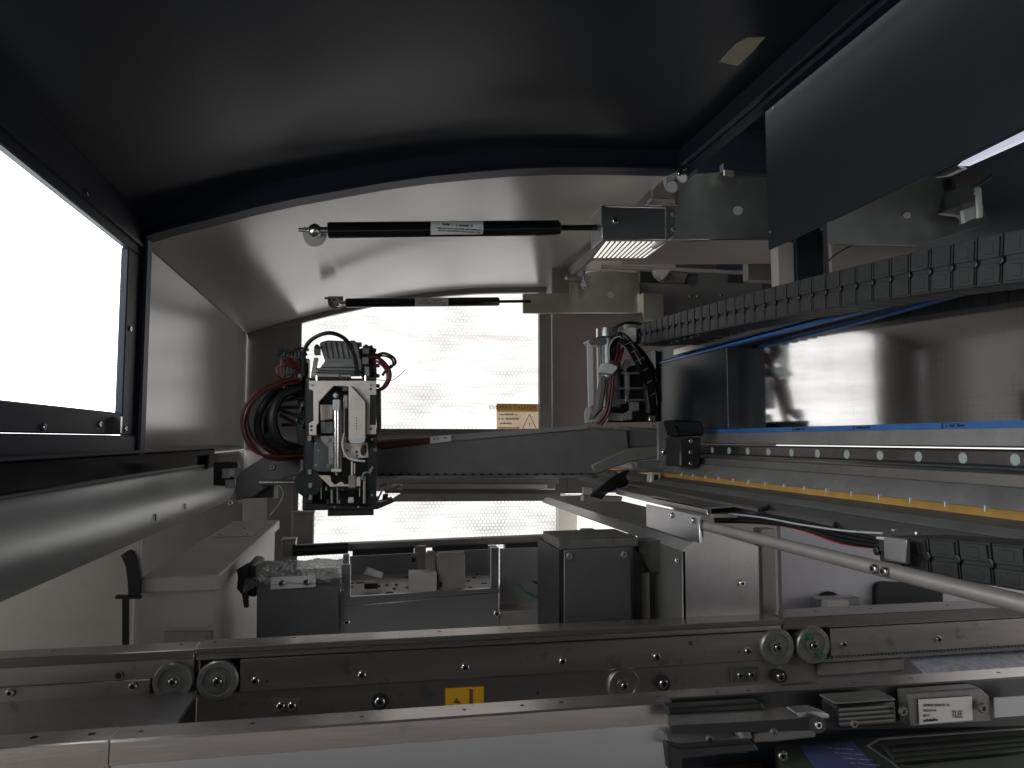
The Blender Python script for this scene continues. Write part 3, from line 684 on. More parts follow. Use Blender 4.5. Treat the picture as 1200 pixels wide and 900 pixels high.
# floor holes
for i in range(34):
    u = random.uniform(.03, .97); v = random.choice((.2, .35, .5, .65, .8))
    a_ = aY(404, 704, YT + .004).lerp(aY(584, 692, YT + .004), u); b_ = aY(408, 674, YT + .19).lerp(aY(576, 668, YT + .19), u)
    p = a_.lerp(b_, v); MB().box(p.x - .003, p.x + .003, p.y - .004, p.y + .004, p.z, p.z + .0008).build('slot', M['ink'], ty)
for (u0, v0, u1, v1, YY, mk, nm, lab) in (
        (513, 652, 545, 694, YT + .04, 'brownbar', 'feeder_block', 'larger brown feeder block standing upright in aluminium tray'),
        (500, 650, 510, 680, YT + .06, 'brownbar', 'feeder_block', 'slim brown feeder block close beside the larger brown one'),
        (480, 672, 512, 694, YT + .03, 'beige', 'feeder_block', 'low beige block left of the brown blocks in tray')):
    q = thing(nm, lab, 'feeder block', aY((u0 + u1) / 2, v1, YY), 'blocks in the feeder tray')
    MB().bY(u0, v0, u1, v1, YY, .035).build('body', M[mk], q, bev=.001)
    if v1 - v0 > 25:
        MB().bY(u0 + 1, v0 - 4, u1 - 1, v0 - .6, YY + .004, .008).build('clip', M[mk], q, bev=.0005)
        MB().bY(u0 + 2, v0 - 4, u0 + (u1 - u0) * .4, v0 - .6, YY + .018, .010).build('clip', M[mk], q)
        MB().bY(u0 + 2, v1 - 12, u0 + 5, v1 - 6, YY - .001, .001).build('slot', M['ink'], q)
    else:
        MB().bY(u0 + 3, v0 - 19, u0 + 7, v0 - 13, YY + .1, .004).build('clip', M['ink'], q)
pc = MB().prism([aY(426, 673, YT + .10), aY(430, 665, YT + .10), aY(449, 672, YT + .11), aY(447, 678, YT + .08), aY(432, 674, YT + .08)], (0, 0, .001)).build('paper_clip_holder', M['white'], None)
tag(pc, 'small crumpled white scrap lying on the tray floor', 'scrap')
ic = thing('black_chip', 'small black chip lying on the tray floor near the scrap', 'chip', aY(436, 688, YT + .05))
MB().bY(427, 684, 443, 690, YT + .05, .012).build('body', M['black'], ic, bev=.001)
MB().bY(443.5, 686, 446, 688.5, YT + .052, .008).build('pin', M['black'], ic)

gp = thing('wired_compartment', 'grey sheet compartment with a small black stand and green wires', 'compartment', aY(620, 700, YT + .1))
MB().pY([(586, 643), (657, 641), (657, 790), (586, 790)], YT + .14, .004).build('back_sheet', M['sheet'], gp)
MB().pY([(586, 708), (658, 704), (658, 710), (586, 714)], YT + .05, .01).build('shelf_lip', M['post'], gp, bev=.001)
MB().pY([(586, 718), (658, 715), (658, 790), (586, 790)], YT + .0, .01).build('front_sheet', M['cast'], gp, bev=.001)
MB().pY([(627, 683), (653, 682), (653, 684.5), (640, 686), (627, 684.5)], YT + .06, .02).build('stand_top', M['black'], gp)
MB().bY(638.5, 685, 641.5, 699, YT + .068, .003).build('stand_post', M['black'], gp)
for k in range(5):
    MB().hose([(603 + k * 2, 683 + k * .5, YT + .06), (612 + k, 690 + k, YT + .055), (628, 697 + k * .9, YT + .05), (645, 696 + k * .6, YT + .05), (656, 689 + k, YT + .06)], .0007, 6).build('wire', M['green'], gp)
MB().tube([aY(651, 658, YT + .02), aY(657, 660, YT + .02)], .006, 14).build('yellow_cap', M['yel'], gp)

db = thing('dark_control_box', 'dark grey box with two screws at right of the feeder tray', 'box', aY(700, 720, YB - .03))
YD = .935
MB().pY([(661, 645), (739, 641), (741, 790), (661, 790)], YD, .012).build('front_plate', M['box'], db, bev=.001)
MB().pY([(655, 632), (747, 629), (749, 640), (739, 640.5), (656, 644.5)], YD + .002, .09).build('top_cover', M['dmet'], db, bev=.001)
MB().pY([(655, 645), (660.5, 645), (660.5, 790), (655, 790)], YD + .002, .12).build('edge', M['black'], db)
MB().pY([(741.5, 641), (752, 651), (752, 790), (741.5, 790)], YD + .004, .12).build('side_gap', M['black'], db)
screwsY(db, [(667, 651.5), (731, 650)], YD, .0042, DSCREW)
MB().pY([(749, 635), (774, 633), (774, 671), (763, 671), (749, 652)], YD + .012, .03).build('corner_bracket', M['dmet'], db, bev=.001)
MB().bY(751, 671.5, 763, 790, YD + .015, .02).build('post', M['beige'], db, bev=.001)

br = thing('rear_cross_bar', 'dark cross bar with rollers spanning below the lower rear opening', 'cross bar', aY(540, 640, YB + .32))
YC = YB + .30
MB().pY([(345, 640), (660, 627), (745, 627), (745, 634), (660, 635), (345, 649)], YC, .03).build('bar', M['cast'], br, bev=.001)
MB().tube([aY(343, 645.5, YC - .02), aY(408, 642, YC - .02)], .011, 16).build('roller', M['black'], br)
for (u0, u1) in ((413, 485), (507, 572), (592, 655)):
    MB().pY([(u0, 647.5 - (u0 - 345) * .041), (u1, 647.5 - (u1 - 345) * .041), (u1, 655 - (u1 - 345) * .041), (u0, 655 - (u0 - 345) * .041)], YC - .01, .02).build('black_pad', M['black'], br)
for u in (491, 577): MB().bY(u - 5, 640, u + 5, 652, YC - .012, .01).build('clip', M['cast'], br)
MB().bY(684, 621, 699, 629, YC - .05, .03).build('latch', M['sheet'], br, bev=.001)
MB().pY([(699, 622), (722, 627), (722, 630), (699, 630)], YC - .04, .02).build('latch_tail', M['dgrey'], br)
for (u0, v0, u1, v1, YY, mk, lab) in ((343, 602, 367, 640, 1.75, 'cast', 'square grey post standing in front of the lower rear opening'),
                                 (330, 634, 346, 652, 1.5, 'sheet', 'small bright metal block at left end of the roller')):
    q = thing('bracket_post', lab, 'bracket', aY((u0 + u1) / 2, v1, YY))
    MB().bY(u0, v0, u1, v1, YY, .03).build('body', M[mk], q, bev=.001)
    MB().bY(u0 - 1, v0 - 2, u1 + 1, v0 - .3, YY - .002, .034).build('cap', M[mk], q, bev=.0005)
# stepped rear traverse under the beam
tv = thing('rear_traverse', 'grey ribbed traverse of stepped profiles seen under the beam', 'traverse', aY(550, 575, 1.9))
for (pp, YY, mk) in (([(440, 558), (655, 559), (655, 567), (440, 567)], 1.90, 'post'), ([(470, 567.5), (641, 567.5), (641, 573), (470, 573)], 1.885, 'alu'), ([(455, 573.5), (655, 574), (655, 578), (455, 578)], 1.90, 'brown'), ([(470, 578.5), (657, 578.5), (657, 587), (455, 588)], 1.87, 'post')):
    MB().pY(pp, YY, .02).build('profile', M[mk], tv, bev=.0008)

# ================================================================== RIGHT SIDE BEAM (along depth)
YN, YF = .30, 1.62
sb = thing('linear_axis_beam', 'long right hand axis beam with polished magnet track and guide rail', 'axis beam', (XR, 1, .05))
zlo = XR * .0300; zhi = XR * .262
def bandX(name, X0, ya, X1, yb, mk, par=sb, yn=YN, yf=YF, xp=1200, thick=.02, bev=.0006):
    z0 = X0 * zx(xp, ya); z1 = X1 * zx(xp, yb)
    return MB().prism([(X0, yn, z0), (X1, yn, z1), (X1 + thick, yn, z1), (X0 + thick, yn, z0)], (0, yf - yn, 0)).build(name, M[mk], par, bev=bev)
tA = math.tan(R(1.7))
mc = MB(); xx = XR; L = []; y = .30
while y < 1.119:
    L.append([mc.b.verts.new(p) for p in ((xx, y, zlo), (xx, y, zhi), (xx + .01, y, zhi), (xx + .01, y, zlo))])
    ph = 2.9 * max(0, min(1, (1.075 - y) / .295)); xx += math.tan(R(ph)) * .02; y += .02      # bow shaped to widen the bright window reflection
for p, q in zip(L, L[1:]):
    for k in range(4): mc.b.faces.new((p[k], p[(k + 1) % 4], q[(k + 1) % 4], q[k]))
mc.b.faces.new(L[0]); mc.b.faces.new(L[-1][::-1])
mc.build('magnet_cover', M['mirror'], sb, smooth=40)
MB().box(XR - .001, XR + .05, 1.1195, 1.45, zlo, zhi).build('dark_track', M['hood'], sb, bev=.001)  # dark slab; near end stands in for the motor's dark reflection
MB().box(XR - .002, XR + .010, .30, 1.45, zlo - .0065, zlo - .0002).build('lower_blue_tape', M['blue'], sb)
MB().box(XR - .002, XR + .010, .30, 1.45, zhi + .0002, zhi + .0040).build('upper_blue_tape', M['blue'], sb)
for i, y in enumerate((.66, .80, .93)):
    MB().box(XR - .0024, XR - .0021, y, y + .0015, zlo - .0062, zlo - .0005).build('tape_joint', M['ink'], sb)
    marks(sb, (XR - .0022, y - .004, zlo - .0046), .024, .0030, M['ink'], i + 9, dirv=(0, -1, 0), nrm=(-1, 0, 0))
MB().box(XR + .0, XR + .02, .30, YF, zhi + .006, zhi + .030).build('upper_web', M['hood'], sb)
bandX('web', XR, 497.5, XR - .004, 522.5, 'cast')
bandX('bead', XR - .007, 522.8, XR - .008, 525, 'steel')
bandX('guide_rail', XR - .020, 527, XR - .022, 548, 'railg', bev=.002)
bandX('guide_rail_edge', XR - .0222, 548.3, XR - .023, 551, 'alu')
bandX('guide_base', XR - .024, 551.3, XR - .026, 556, 'alu')
bandX('ledge', XR - .034, 556.5, XR - .036, 572, 'brown')
bandX('scale_support', XR - .040, 572.3, XR - .052, 600, 'cast')
bandX('scale_tape', XR - .052, 600.4, XR - .056, 611, 'orange')
bandX('shelf', XR - .057, 611.4, XR - .072, 622, 'brown')
bandX('inner_rail', XR - .074, 622.3, XR - .087, 634, 'cast')
bandX('cable_trough', XR - .086, 634.3, XR - .110, 662, 'dgrey')
zc = (XR - .022) * zx(1200, 539)
gx = XR - .0225
y = .44
while y < 1.25:
    o = bpy.data.objects.new('rail_plug', proto_mesh(lambda b: ringmesh(b, [(.0053, 0), (.0053, -.0012), (.0046, -.0016)], 16)) if y < .45 else plug)
    plug = o.data
    if not plug.materials: plug.materials.append(M['disc'])
    C.objects.link(o); o.parent = sb; o.location = Vector((gx + .002, y, zc)) - WL[sb]; o.rotation_euler = (0, 0, R(-90)); y += .058
zo = (XR - .052) * zx(1200, 603)
for k in range(18):
    yy = .42 + k * .045
    MB().box(XR - .0545, XR - .051, yy, yy + .0015, zo - .001, zo + .004).build('scale_mark', M['white'], sb)

# sloping table and cover with front plate
tb = thing('side_cover', 'folded sheet steel cover with chamfered edge and stained front plate', 'cover', (.42, .9, -.2))
YS = .872
MB().pY([(808, 638), (816, 630), (824, 629), (824, 620), (889, 640), (891, 790), (800, 790), (800, 646)], YS, .003).build('front_plate', M['sheet'], tb, bev=.0006)
screwsY(tb, [(869, 683.5)], YS, .0045); screwsY(tb, [(793, 657)], YS + .01, .003)
pxe = aY(800, 646, YS); pxt = aY(809, 636, YS); far = 1.62
MB().prism([(pxe.x, YS, pxe.z), (pxe.x, 1.03, pxe.z), (pxe.x, 1.03, -.45), (pxe.x, YS, -.45)], (.003, 0, 0)).build('side_sheet', M['dgrey'], tb)
MB().prism([(pxe.x - .0005, YS + .0005, pxe.z), (pxe.x - .0005, far, pxe.z), (pxt.x - .0005, far, pxt.z), (pxt.x - .0005, YS + .0005, pxt.z)], (.001, 0, -.002)).build('chamfer', M['sheet'], tb)
MB().prism([(pxt.x + .0008, YS + .0005, pxt.z), (pxt.x + .0008, far, pxt.z), (.50, far, pxt.z + .004), (.50, YS + .0005, pxt.z + .004)], (0, 0, -.002)).build('table_top', M['cast'], tb)
# bracket that carries the rod
XB = .395
bk = thing('rod_bracket', 'bright folded bracket with two screws holding the near end of round rod', 'bracket', aX(790, 610, XB))
MB().pX([(757, 591), (819, 604), (820, 637), (757.5, 617)], XB, .003).build('face_plate', M['alu'], bk, bev=.0005)
MB().pX([(765, 581), (828, 595), (829, 604), (766, 590)], XB + .012, .003).build('upper_flange', M['aluy'], bk, bev=.0005)
cz = aX(765, 590.5, XB + .001).z
for u, v in ((787, 604), (812, 610)): put('screw', SCREW, aX(u, v, XB), .0036, bk, 'X-')
c1_ = aX(828, 595, XB + .012); c2_ = aX(765, 580, XB + .012)
MB().prism([(c1_.x, c1_.y, c1_.z), (c1_.x, c2_.y + .16, c1_.z), (c1_.x + .09, c2_.y + .16, c1_.z + .004), (c1_.x + .07, c1_.y, c1_.z + .004)], (0, 0, -.002)).build('hood_plate', M['sheet'], bk)
rd = thing('guard_rod', 'long dull steel rod running from bracket to the right edge', 'rod', (.40, .7, -.1))
pA = aX(822, 615, .405); pB = aX(1205, 709, .405)
pB2 = pA + (pB - pA) * 1.6
MB().tube([pA, pB2], .0062, 16).build('bar', M['rodm'], rd)
screwsY(rd, [], 1, 1)
for u, v in ((1025, 666.5), (1037, 669.5)): put('screw', SCREW, aX(u, v, .398), .0038, rd, 'X-')
# black wires lying in the trough
wi = thing('cable_bundle', 'bundle of black cables with one red wire lying in side trough', 'cables', aX(930, 620, .46))
for k in range(9):
    pts = [aX(x_, y_ + k * 1.1, .44 + (k % 3) * .006) for x_, y_ in ((838, 603), (880, 603.5), (930, 609), (985, 622 + k * .6), (1040, 634), (1072, 642))]
    MB().tube(spline(pts, 6), .0017, 6).build('wire', M['redb'] if k == 8 else M['rubber'], wi)
MB().tube(spline([aX(x_, y_, .436) for x_, y_ in ((842, 601), (890, 606), (940, 615), (990, 622), (1035, 625))], 6), .0010, 6).build('white_wire', M['lgrey'], wi)
# upper and lower bright floor strips by the gantry end
fs = thing('floor_strips', 'stepped pale aluminium guide strips beneath the gantry end at right', 'guide strips', (.4, 1.3, -.1))
for (p_, Z_, mk) in (([(733, 566), (760, 562), (905, 590), (888, 596)], -.078, 'brown'), ([(735, 567), (742, 562), (980, 610), (975, 616)], -.083, 'alu'), ([(722, 572), (733, 567), (888, 603), (835, 603)], -.090, 'cast')):
    MB().pZ(p_, Z_, .004).build('strip', M[mk], fs, bev=.0005)
MB().pX([(722, 572), (767, 583), (830, 597), (831, 605), (766, 590), (722, 579)], .41, .004).build('riser', M['aluy'], fs)
# link block & clutter beneath gantry end
# pale recess on the right behind the rail
rc = thing('pale_recess_panel', 'pale violet grey recessed panel with black cutout at right', 'panel', aY(970, 690, 1.0))
MB().bY(914, 596, 1290, 800, .985, .01).build('sheet', M['pwall'], rc)
MB().bY(891.5, 620, 913, 800, .93, .02).build('pale_post', M['beige'], rc, bev=.001)
MB().pY([(1027, 690), (1030, 684), (1036, 682), (1075, 684), (1105, 690), (1105, 720), (1027, 720)], .975, .009).build('black_cutout', M['ink'], rc)
MB().tube([aY(972, 707, .974), aY(972, 707, .984)], .0165, 24).build('round_hole', M['ink'], rc)
MB().bY(959, 702, 1008, 716, .95, .02).build('aluminium_step', M['alu'], rc, bev=.001)
MB().bY(970, 705, 995, 716, .93, .015).build('paper_tag', M['white'], rc)
# bracket and lower cable chain at right
lc = thing('chain_clamp', 'pale upright clamp plate under flat strip holding the lower cable chain', 'clamp', aX(1055, 645, .42))
MB().pX([(1035, 628), (1062, 632), (1062, 661), (1036, 657)], .415, .004).build('upright', M['alu'], lc, bev=.0006)
MB().pX([(1067, 638), (1077, 640), (1077, 669), (1067, 666)], .43, .003).build('rear_upright', M['lgrey'], lc)
MB().pZ([(1026, 628), (1075, 618), (1152, 622), (1150, 627), (1075, 632)], -.080, .003).build('flat_strip', M['sheet'], lc, bev=.0005)
for u, v in ((1048, 622), (1075, 625), (1120, 621)): put('screw', SCREW, aZ(u, v, -.080), .0028, lc, 'Z+')
def chainlink(L, H, W):
    m = MB()
    m.box(0, W, 0, L * .94, -H / 2, H / 2)
    m.box(-.0016, 0.0002, L * .06, L * .86, H * .04, H * .46)
    m.box(-.0016, 0.0002, L * .02, L * .78, -H * .46, -H * .06)
    m.box(-.0021, -.0014, L * .28, L * .62, H * .12, H * .38)
    m.box(-.0021, -.0014, L * .2, L * .56, -H * .38, -H * .14)
    return m
def chain(name, label, X, samples, L, W, yfar, ynear, group):
    ch = thing(name, label, 'cable chain', aX(samples[0][0], samples[0][2], X), group)
    S = sorted([(aX(x, (a + b) / 2, X).y, aX(x, (a + b) / 2, X).z, (aX(x, a, X).z - aX(x, b, X).z)) for x, a, b in samples])
    def ev(y):
        for p, q in zip(S, S[1:]):
            if y <= q[0] or q is S[-1]:
                t = (y - p[0]) / (q[0] - p[0]); return p[1] + (q[1] - p[1]) * t, p[2] + (q[2] - p[2]) * t
    H0 = sum(s[2] for s in S) / len(S); base = chainlink(L, H0, W).build('chain_link', M['chain'], None, bev=.0012); me = base.data
    # keep origin known
    corner = WL[base].copy(); bpy.data.objects.remove(base)
    y = ynear
    pin = proto_mesh(lambda b: ringmesh(b, [(.0036, 0), (.0036, -.0022), (.0026, -.0026)], 10)); pin.materials.append(M['black'])
    while y < yfar:
        z, h = ev(y); z2, _ = ev(y + L); ang = math.atan2(z2 - z, L)
        o = bpy.data.objects.new('chain_link', me); C.objects.link(o); o.parent = ch
        c = Vector((X, y, z)) + Matrix.Rotation(ang, 3, 'X') @ corner
        o.location = c - WL[ch]; o.rotation_euler = (ang, 0, 0); WL[o] = c
        q = bpy.data.objects.new('pin', pin); C.objects.link(q); q.parent = ch; q.rotation_euler = (0, 0, R(-90))
        q.location = Vector((X - .0005, y + L * .97, (z + z2) / 2)) - WL[ch]
        y += L * math.cos(ang)
    return ch
ch1 = chain('upper_cable_chain', 'dark grey cable chain rising along the top of polished axis', .50,
      [(752, 377, 407), (800, 366, 393), (870, 348, 378), (933, 332, 366), (1017, 308, 355), (1100, 287, 343), (1200, 264, 334)], .0262, .045, 1.31, .38, 'cable chains')
ch2 = chain('lower_cable_chain', 'short dark cable chain at right below the flat strip and clamp', .43,
      [(1075, 634, 670), (1140, 634, 683), (1200, 636, 697)], .030, .05, .56, .34, 'cable chains')
# chain bottom bars (rungs seen from below)
def rungs():
    y = .40
    while y < 1.2:
        MB().box(.505, .565, y, y + .010, zhi + .012, zhi + .015).build('rung', M['chain'], ch1); y += .0262
rungs()
MB().box(.555, .566, .3, 1.3, zhi + .0062, zhi + .016).build('tray_lip', M['aluy'], sb)

# ================================================================== UPPER RIGHT PLATES AND BRACKETS
cv = thing('blue_cover_plate', 'large flat blue grey cover plate hanging at upper right', 'cover plate', (.54, .7, .35))
XC = .545
zbq = XC * .4825
yfarq = XC / .578
MB().box(XC, XC + .004, -.05, yfarq, zbq, .60).build('plate', M['cover'], cv, bev=.0012)
for u, v in ((907, 127), (903, 272)): put('screw', DSCREW, aX(u, v, XC), .002, cv, 'X-')
lt_ = thing('light_tube', 'narrow bright light strip glimpsed behind the blue grey cover plate', 'light', aX(1170, 172, .60))
for pp in ([(1128, 189), (1215, 146), (1215, 156), (1130, 194), (1122, 194)], ):
    MB().pX(pp, .585, .006).build('tube', M['tube'], lt_)
MB().pX([(1095, 208), (1120, 194), (1128, 197), (1108, 206)], .585, .006).build('end_cap', M['lgrey'], lt_)
# plate A
pa = thing('upper_mount_plate', 'dark galvanised mounting plate with round plug behind upper gas strut bracket', 'mounting plate', aY(850, 240, 1.14))
MB().pY([(786, 214), (800, 205), (900, 197), (960, 197), (960, 280), (786, 281)], 1.14, .012).build('plate', M['galv'], pa, bev=.001)
MB().pZ([(740, 282), (915, 281), (915, 308), (728, 309)], aY(800, 281, 1.15).z - .001, .002).build('under_fold', M['brownbar'], pa)
MB().tube([aY(865, 247, 1.14), aY(865, 247, 1.134)], .008, 20).build('plug', M['cast'], pa, bev=.0008)
MB().bY(848, 191, 905, 204, 1.125, .014).build('angle_strip', M['hood'], pa)
put('screw', SCREW, aY(868.5, 213, 1.139), .0015, pa)
MB().bY(849, 199, 860, 206, 1.12, .004).build('tab', M['galvy'], pa)
# strut bracket A
sa = thing('upper_strut_bracket', 'boxy galvanised bracket at the end of the near gas strut', 'bracket', aY(745, 262, 1.08))
MB().pY([(705, 242), (780, 244), (780, 281), (708, 281), (705, 278)], 1.07, .004).build('face', M['galv'], sa, bev=.001)
MB().pY([(780.5, 244), (791, 245), (791, 276), (785, 281), (780.5, 281)], 1.072, .06).build('side', M['galv'], sa, bev=.001)
MB().pY([(705, 242), (711, 242), (711, 281), (706, 281)], 1.0742, .06).build('left_flange', M['galv'], sa, bev=.001)
MB().pY([(705, 240.5), (790, 242), (790, 243.6), (705, 241.8)], 1.071, .06).build('top_flange', M['galvy'], sa)
put('rivet', SCREW, aY(721, 258.5, 1.07), .0048, sa)
screwsY(sa, [(789.5, 251), (789.5, 268.5)], 1.071, .0045, DSCREW)
screwsY(sa, [(779, 257), (779, 266)], 1.069, .0015, DSCREW)
# slotted plate; its added glow stands in for outside light through holes
vg = thing('glowing_slot_plate', 'slotted plate with an added glow just below the upper strut bracket', 'glow plate', aY(735, 292, 1.13))
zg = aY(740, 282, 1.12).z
MB().pZ([(710, 283), (782, 283), (755, 302), (695, 302)], zg, .001).build('glow_sheet', M['glow'], vg)
for k in range(13):
    t = k / 12.0; a0 = (708 + 74 * t, 282.6); a1 = (693 + 62 * t, 302.4)
    MB().pZ([a0, (a0[0] + 1.4, a0[1]), (a1[0] + 1.2, a1[1]), a1], zg - .0018, .002).build('slat', M['brown'], vg)
MB().pZ([(693, 302), (757, 302), (756, 304), (692, 304)], zg - .0018, .002).build('rim', M['brownbar'], vg)
# hinge pieces
hg = thing('hinge_assembly', 'pale steel hinge tab and roller at the corner of hood rim', 'hinge', aY(790, 215, 1.11))
MB().pY([(779, 207), (793, 201), (796, 207), (781, 218)], 1.09, .01).build('tab', M['lgrey'], hg, bev=.001)
MB().pY([(765, 222), (779, 209), (792, 209), (794, 240), (785, 240), (783, 232), (765, 232)], 1.10, .006).build('plate', M['brownbar'], hg, bev=.0008)
MB().bY(763, 231.5, 792, 237, 1.094, .02).build('shelf', M['beige'], hg, bev=.0008)
MB().bY(791, 208, 795, 240, 1.09, .005).build('edge', M['galvy'], hg)
MB().tube([aY(787, 219, 1.11), aY(787, 219, 1.085)], .010, 20).build('roller', M['sheet'], hg, bev=.001)
MB().tube([aY(799, 208, 1.08), aY(812, 198, 1.12)], .009, 18).build('hinge_barrel', M['sheet'], hg, bev=.001)
put('screw', SCREW, aY(797, 203, 1.075), .005, hg)
MB().pY([(744, 240), (752, 233), (762, 222), (765, 232), (755, 241)], 1.2, .004).build('side_plate', M['brownbar'], hg)
# diagonal light strip (lining edge)
ds = thing('lining_edge_rail', 'pale diagonal edge rail running back from the glowing slotted plate', 'edge rail', aX(690, 300, .46))
e0 = aX(703, 282, hx - .006); e1 = aX(643, 338, hx - .006)
MB().pX([(706, 279), (706, 287), (672, 322), (669, 316)], hx - .006, .004).build('near_strip', M['beige'], ds, bev=.0008)
MB().pX([(665, 322), (663, 334), (648, 343), (643, 340)], hx - .004, .004).build('far_strip', M['beige'], ds, bev=.0008)
MB().bY(664, 321, 693, 327.5, 1.72, .02).build('pivot_bar', M['sheet'], ds, bev=.003)
for u, v in ((684, 314), (684, 333)): MB().tube([aY(u, v, 1.715), aY(u, v, 1.73)], .008, 16).build('nut', M['sheet'], ds, bev=.0015)
MB().tube([aY(684, 310, 1.72), aY(684, 338, 1.72)], .004, 10).build('bolt', M['steel'], ds)
# plate B
pb = thing('lower_mount_plate', 'yellowish galvanised arm plate with round hole at end of far gas strut', 'mounting plate', aY(690, 345, 1.75))
MB().pY([(613, 344), (668, 343.5), (668, 330), (689, 318), (706, 317), (750, 320), (750, 367), (613, 367)], 1.75, .01).build('arm', M['galvy'], pb, bev=.001)
MB().tube([aY(716, 345.5, 1.75), aY(716, 345.5, 1.747)], .0085, 20).build('plug', M['cast'], pb, bev=.0008)
MB().bY(749, 343, 753, 366, 1.745, .01).build('edge', M['steel'], pb)
MB().bY(753.5, 343, 778, 376, 1.73, .03).build('pillar', M['galvy'], pb, bev=.001)
MB().pY([(745, 316), (905, 320), (905, 378), (780, 368), (750, 342)], 1.80, .01).build('back_plate', M['dgrey'], pb)
MB().bY(706, 314, 875, 317.5, 1.62, .01).build('thin_rail', M['brownbar'], pb)
MB().bY(750, 318, 818, 333, 1.70, .01).build('dark_slot', M['black'], pb)
MB().pY([(767, 316), (786, 316), (782, 322), (776, 328), (770, 323)], 1.6, .02).build('hook', M['beige'], pb, bev=.001)
MB().pY([(776, 329), (786, 320), (806, 320), (802, 331)], 1.62, .02).build('wedge', M['dgrey'], pb)
MB().tube([aY(812, 329, 1.69), aY(812, 329, 1.68)], .014, 20).build('black_knob', M['black'], pb)
MB().bY(853, 320, 876, 331, 1.69, .01).build('black_slot', M['ink'], pb)
screwsY(pb, [(809, 347), (818, 347), (845, 346)], 1.80, .003)
MB().box(.45, .78, 1.805, 1.815, .03, .52).build('rear_sheet', M['brownbar'], pb)
# column right of it and the right bracket
cl = thing('support_column', 'pale and dark vertical column dropping behind the upper cable chain', 'column', aY(938, 300, 1.0))
MB().bY(911, 283, 932, 345, .99, .02).build('pale_face', M['beige'], cl, bev=.001)
MB().bY(932.5, 265, 964, 345, .985, .02).build('dark_face', M['cover'], cl, bev=.001)
MB().bY(964.5, 267, 966.5, 345, .984, .02).build('edge', M['galvy'], cl)
MB().bY(876, 303, 911, 330, 1.3, .02).build('angled_block', M['brown'], cl, bev=.001)
rb = thing('right_mount_plate', 'dark green grey mounting plate with plug seen below blue cover plate', 'mounting plate', aY(1060, 250, .80))
MB().pY([(974, 230), (1120, 200), (1145, 222), (1160, 262), (1075, 287), (974, 285)], .80, .008).build('plate', M['galv'], rb)
MB().tube([aY(1063, 252, .80), aY(1063, 252, .795)], .0048, 18).build('plug', M['cast'], rb, bev=.0008)
MB().bY(974, 285.5, 1110, 345, .84, .006).build('taupe_sheet', M['brownbar'], rb)
MB().pY([(1102, 250), (1128, 238), (1145, 234), (1146, 250), (1128, 262), (1129, 258), (1125, 253)], .78, .006).build('hook_plate', M['cast'], rb, bev=.0006)
MB().pY([(1129, 246), (1147, 240), (1150, 252), (1131, 261)], .76, .006).build('small_block', M['lgrey'], rb, bev=.0006)
MB().pY([(1145, 219), (1150, 220), (1152, 254), (1147, 255), (1146, 228), (1144, 226)], .755, .004).build('white_clip', M['whitep'], rb)
MB().pY([(1118, 208), (1147, 196), (1149, 212), (1121, 222)], .785, .006).build('upper_block', M['brown'], rb)
MB().tube([aY(1144, 219, .755), aY(1162, 206, .755)], .0016, 8).build('pin', M['sheet'], rb)
MB().hose([(968, 308, .83), (980, 298, .82), (1000, 287, .82), (1020, 283, .83)], .0011).build('black_wire', M['black'], rb)

# ================================================================== GAS STRUTS
def strut(label, x0, x1, x2, y0, y1, Y, r, rr, lab):
    s = thing('gas_strut', label, 'gas strut', aY((x0 + x1) / 2, (y0 + y1) / 2, Y), 'gas struts under the hood')
    yy = lambda x: y0 + (y1 - y0) * (x - x0) / (x2 - x0)
    a, b, c = aY(x0, yy(x0), Y), aY(x1, yy(x1), Y), aY(x2, yy(x2), Y)
    d = (b - a).normalized()
    MB().tube([a, a + d * .002, b - d * .003, b], [r * .85, r, r, r * .8], 24).build('cylinder', M['gloss'], s)
    MB().tube([b, c], rr, 14).build('piston_rod', M['gloss'], s)
    # label on the front of tube: curved patch
    l0, l1 = lab; m = MB(); n = 7; P0, P1 = aY(l0, yy(l0), Y), aY(l1, yy(l1), Y); R0 = []; R1 = []
    for k in range(n + 1):
        an = R(-58 + 116 * k / n); off_ = Vector((0, -math.cos(an), math.sin(an))) * (r + .0002)
        R0.append(m.b.verts.new(P0 + off_)); R1.append(m.b.verts.new(P1 + off_))
    for k in range(n): m.b.faces.new((R0[k], R0[k + 1], R1[k + 1], R1[k]))
    lb_ = m.build('label', M['white'], s)
    sz = r * .55
    marks(lb_, P0 + Vector(((P1 - P0).x * .22, -r - .0002, r * .30)), (P1 - P0).x * .13, r * .28, M['ink'], 3); marks(lb_, P0 + Vector(((P1 - P0).x * .48, -r - .0002, r * .28)), (P1 - P0).x * .3, r * .32, M['ink'], 4)
    marks(lb_, P0 + Vector(((P1 - P0).x * .13, -r - .0002, -r * .15)), (P1 - P0).x * .8, r * .2, M['brown'], 5); marks(lb_, P0 + Vector(((P1 - P0).x * .13, -r - .0000, -r * .45)), (P1 - P0).x * .8, r * .2, M['brown'], 6)
    # ball end at left
    e = a - d * .018
    MB().tube([a, e], r * .45, 12).build('ball_stud', M['steel'], s)
    rings = MB(); bmesh.ops.create_uvsphere(rings.b, u_segments=16, v_segments=10, radius=r * .85, matrix=Matrix.Translation(e)); rings.build('ball_joint', M['steel'], s, smooth=180)
    return s
strut('near black gas strut with long label, upper of the pair', 384, 656, 704, 270, 266.5, 1.10, .0118, .0045, (504, 565))
strut('far black gas strut with small label, in front of rear window', 405, 585, 622, 355, 353, 1.74, .0105, .0036, (486, 525))
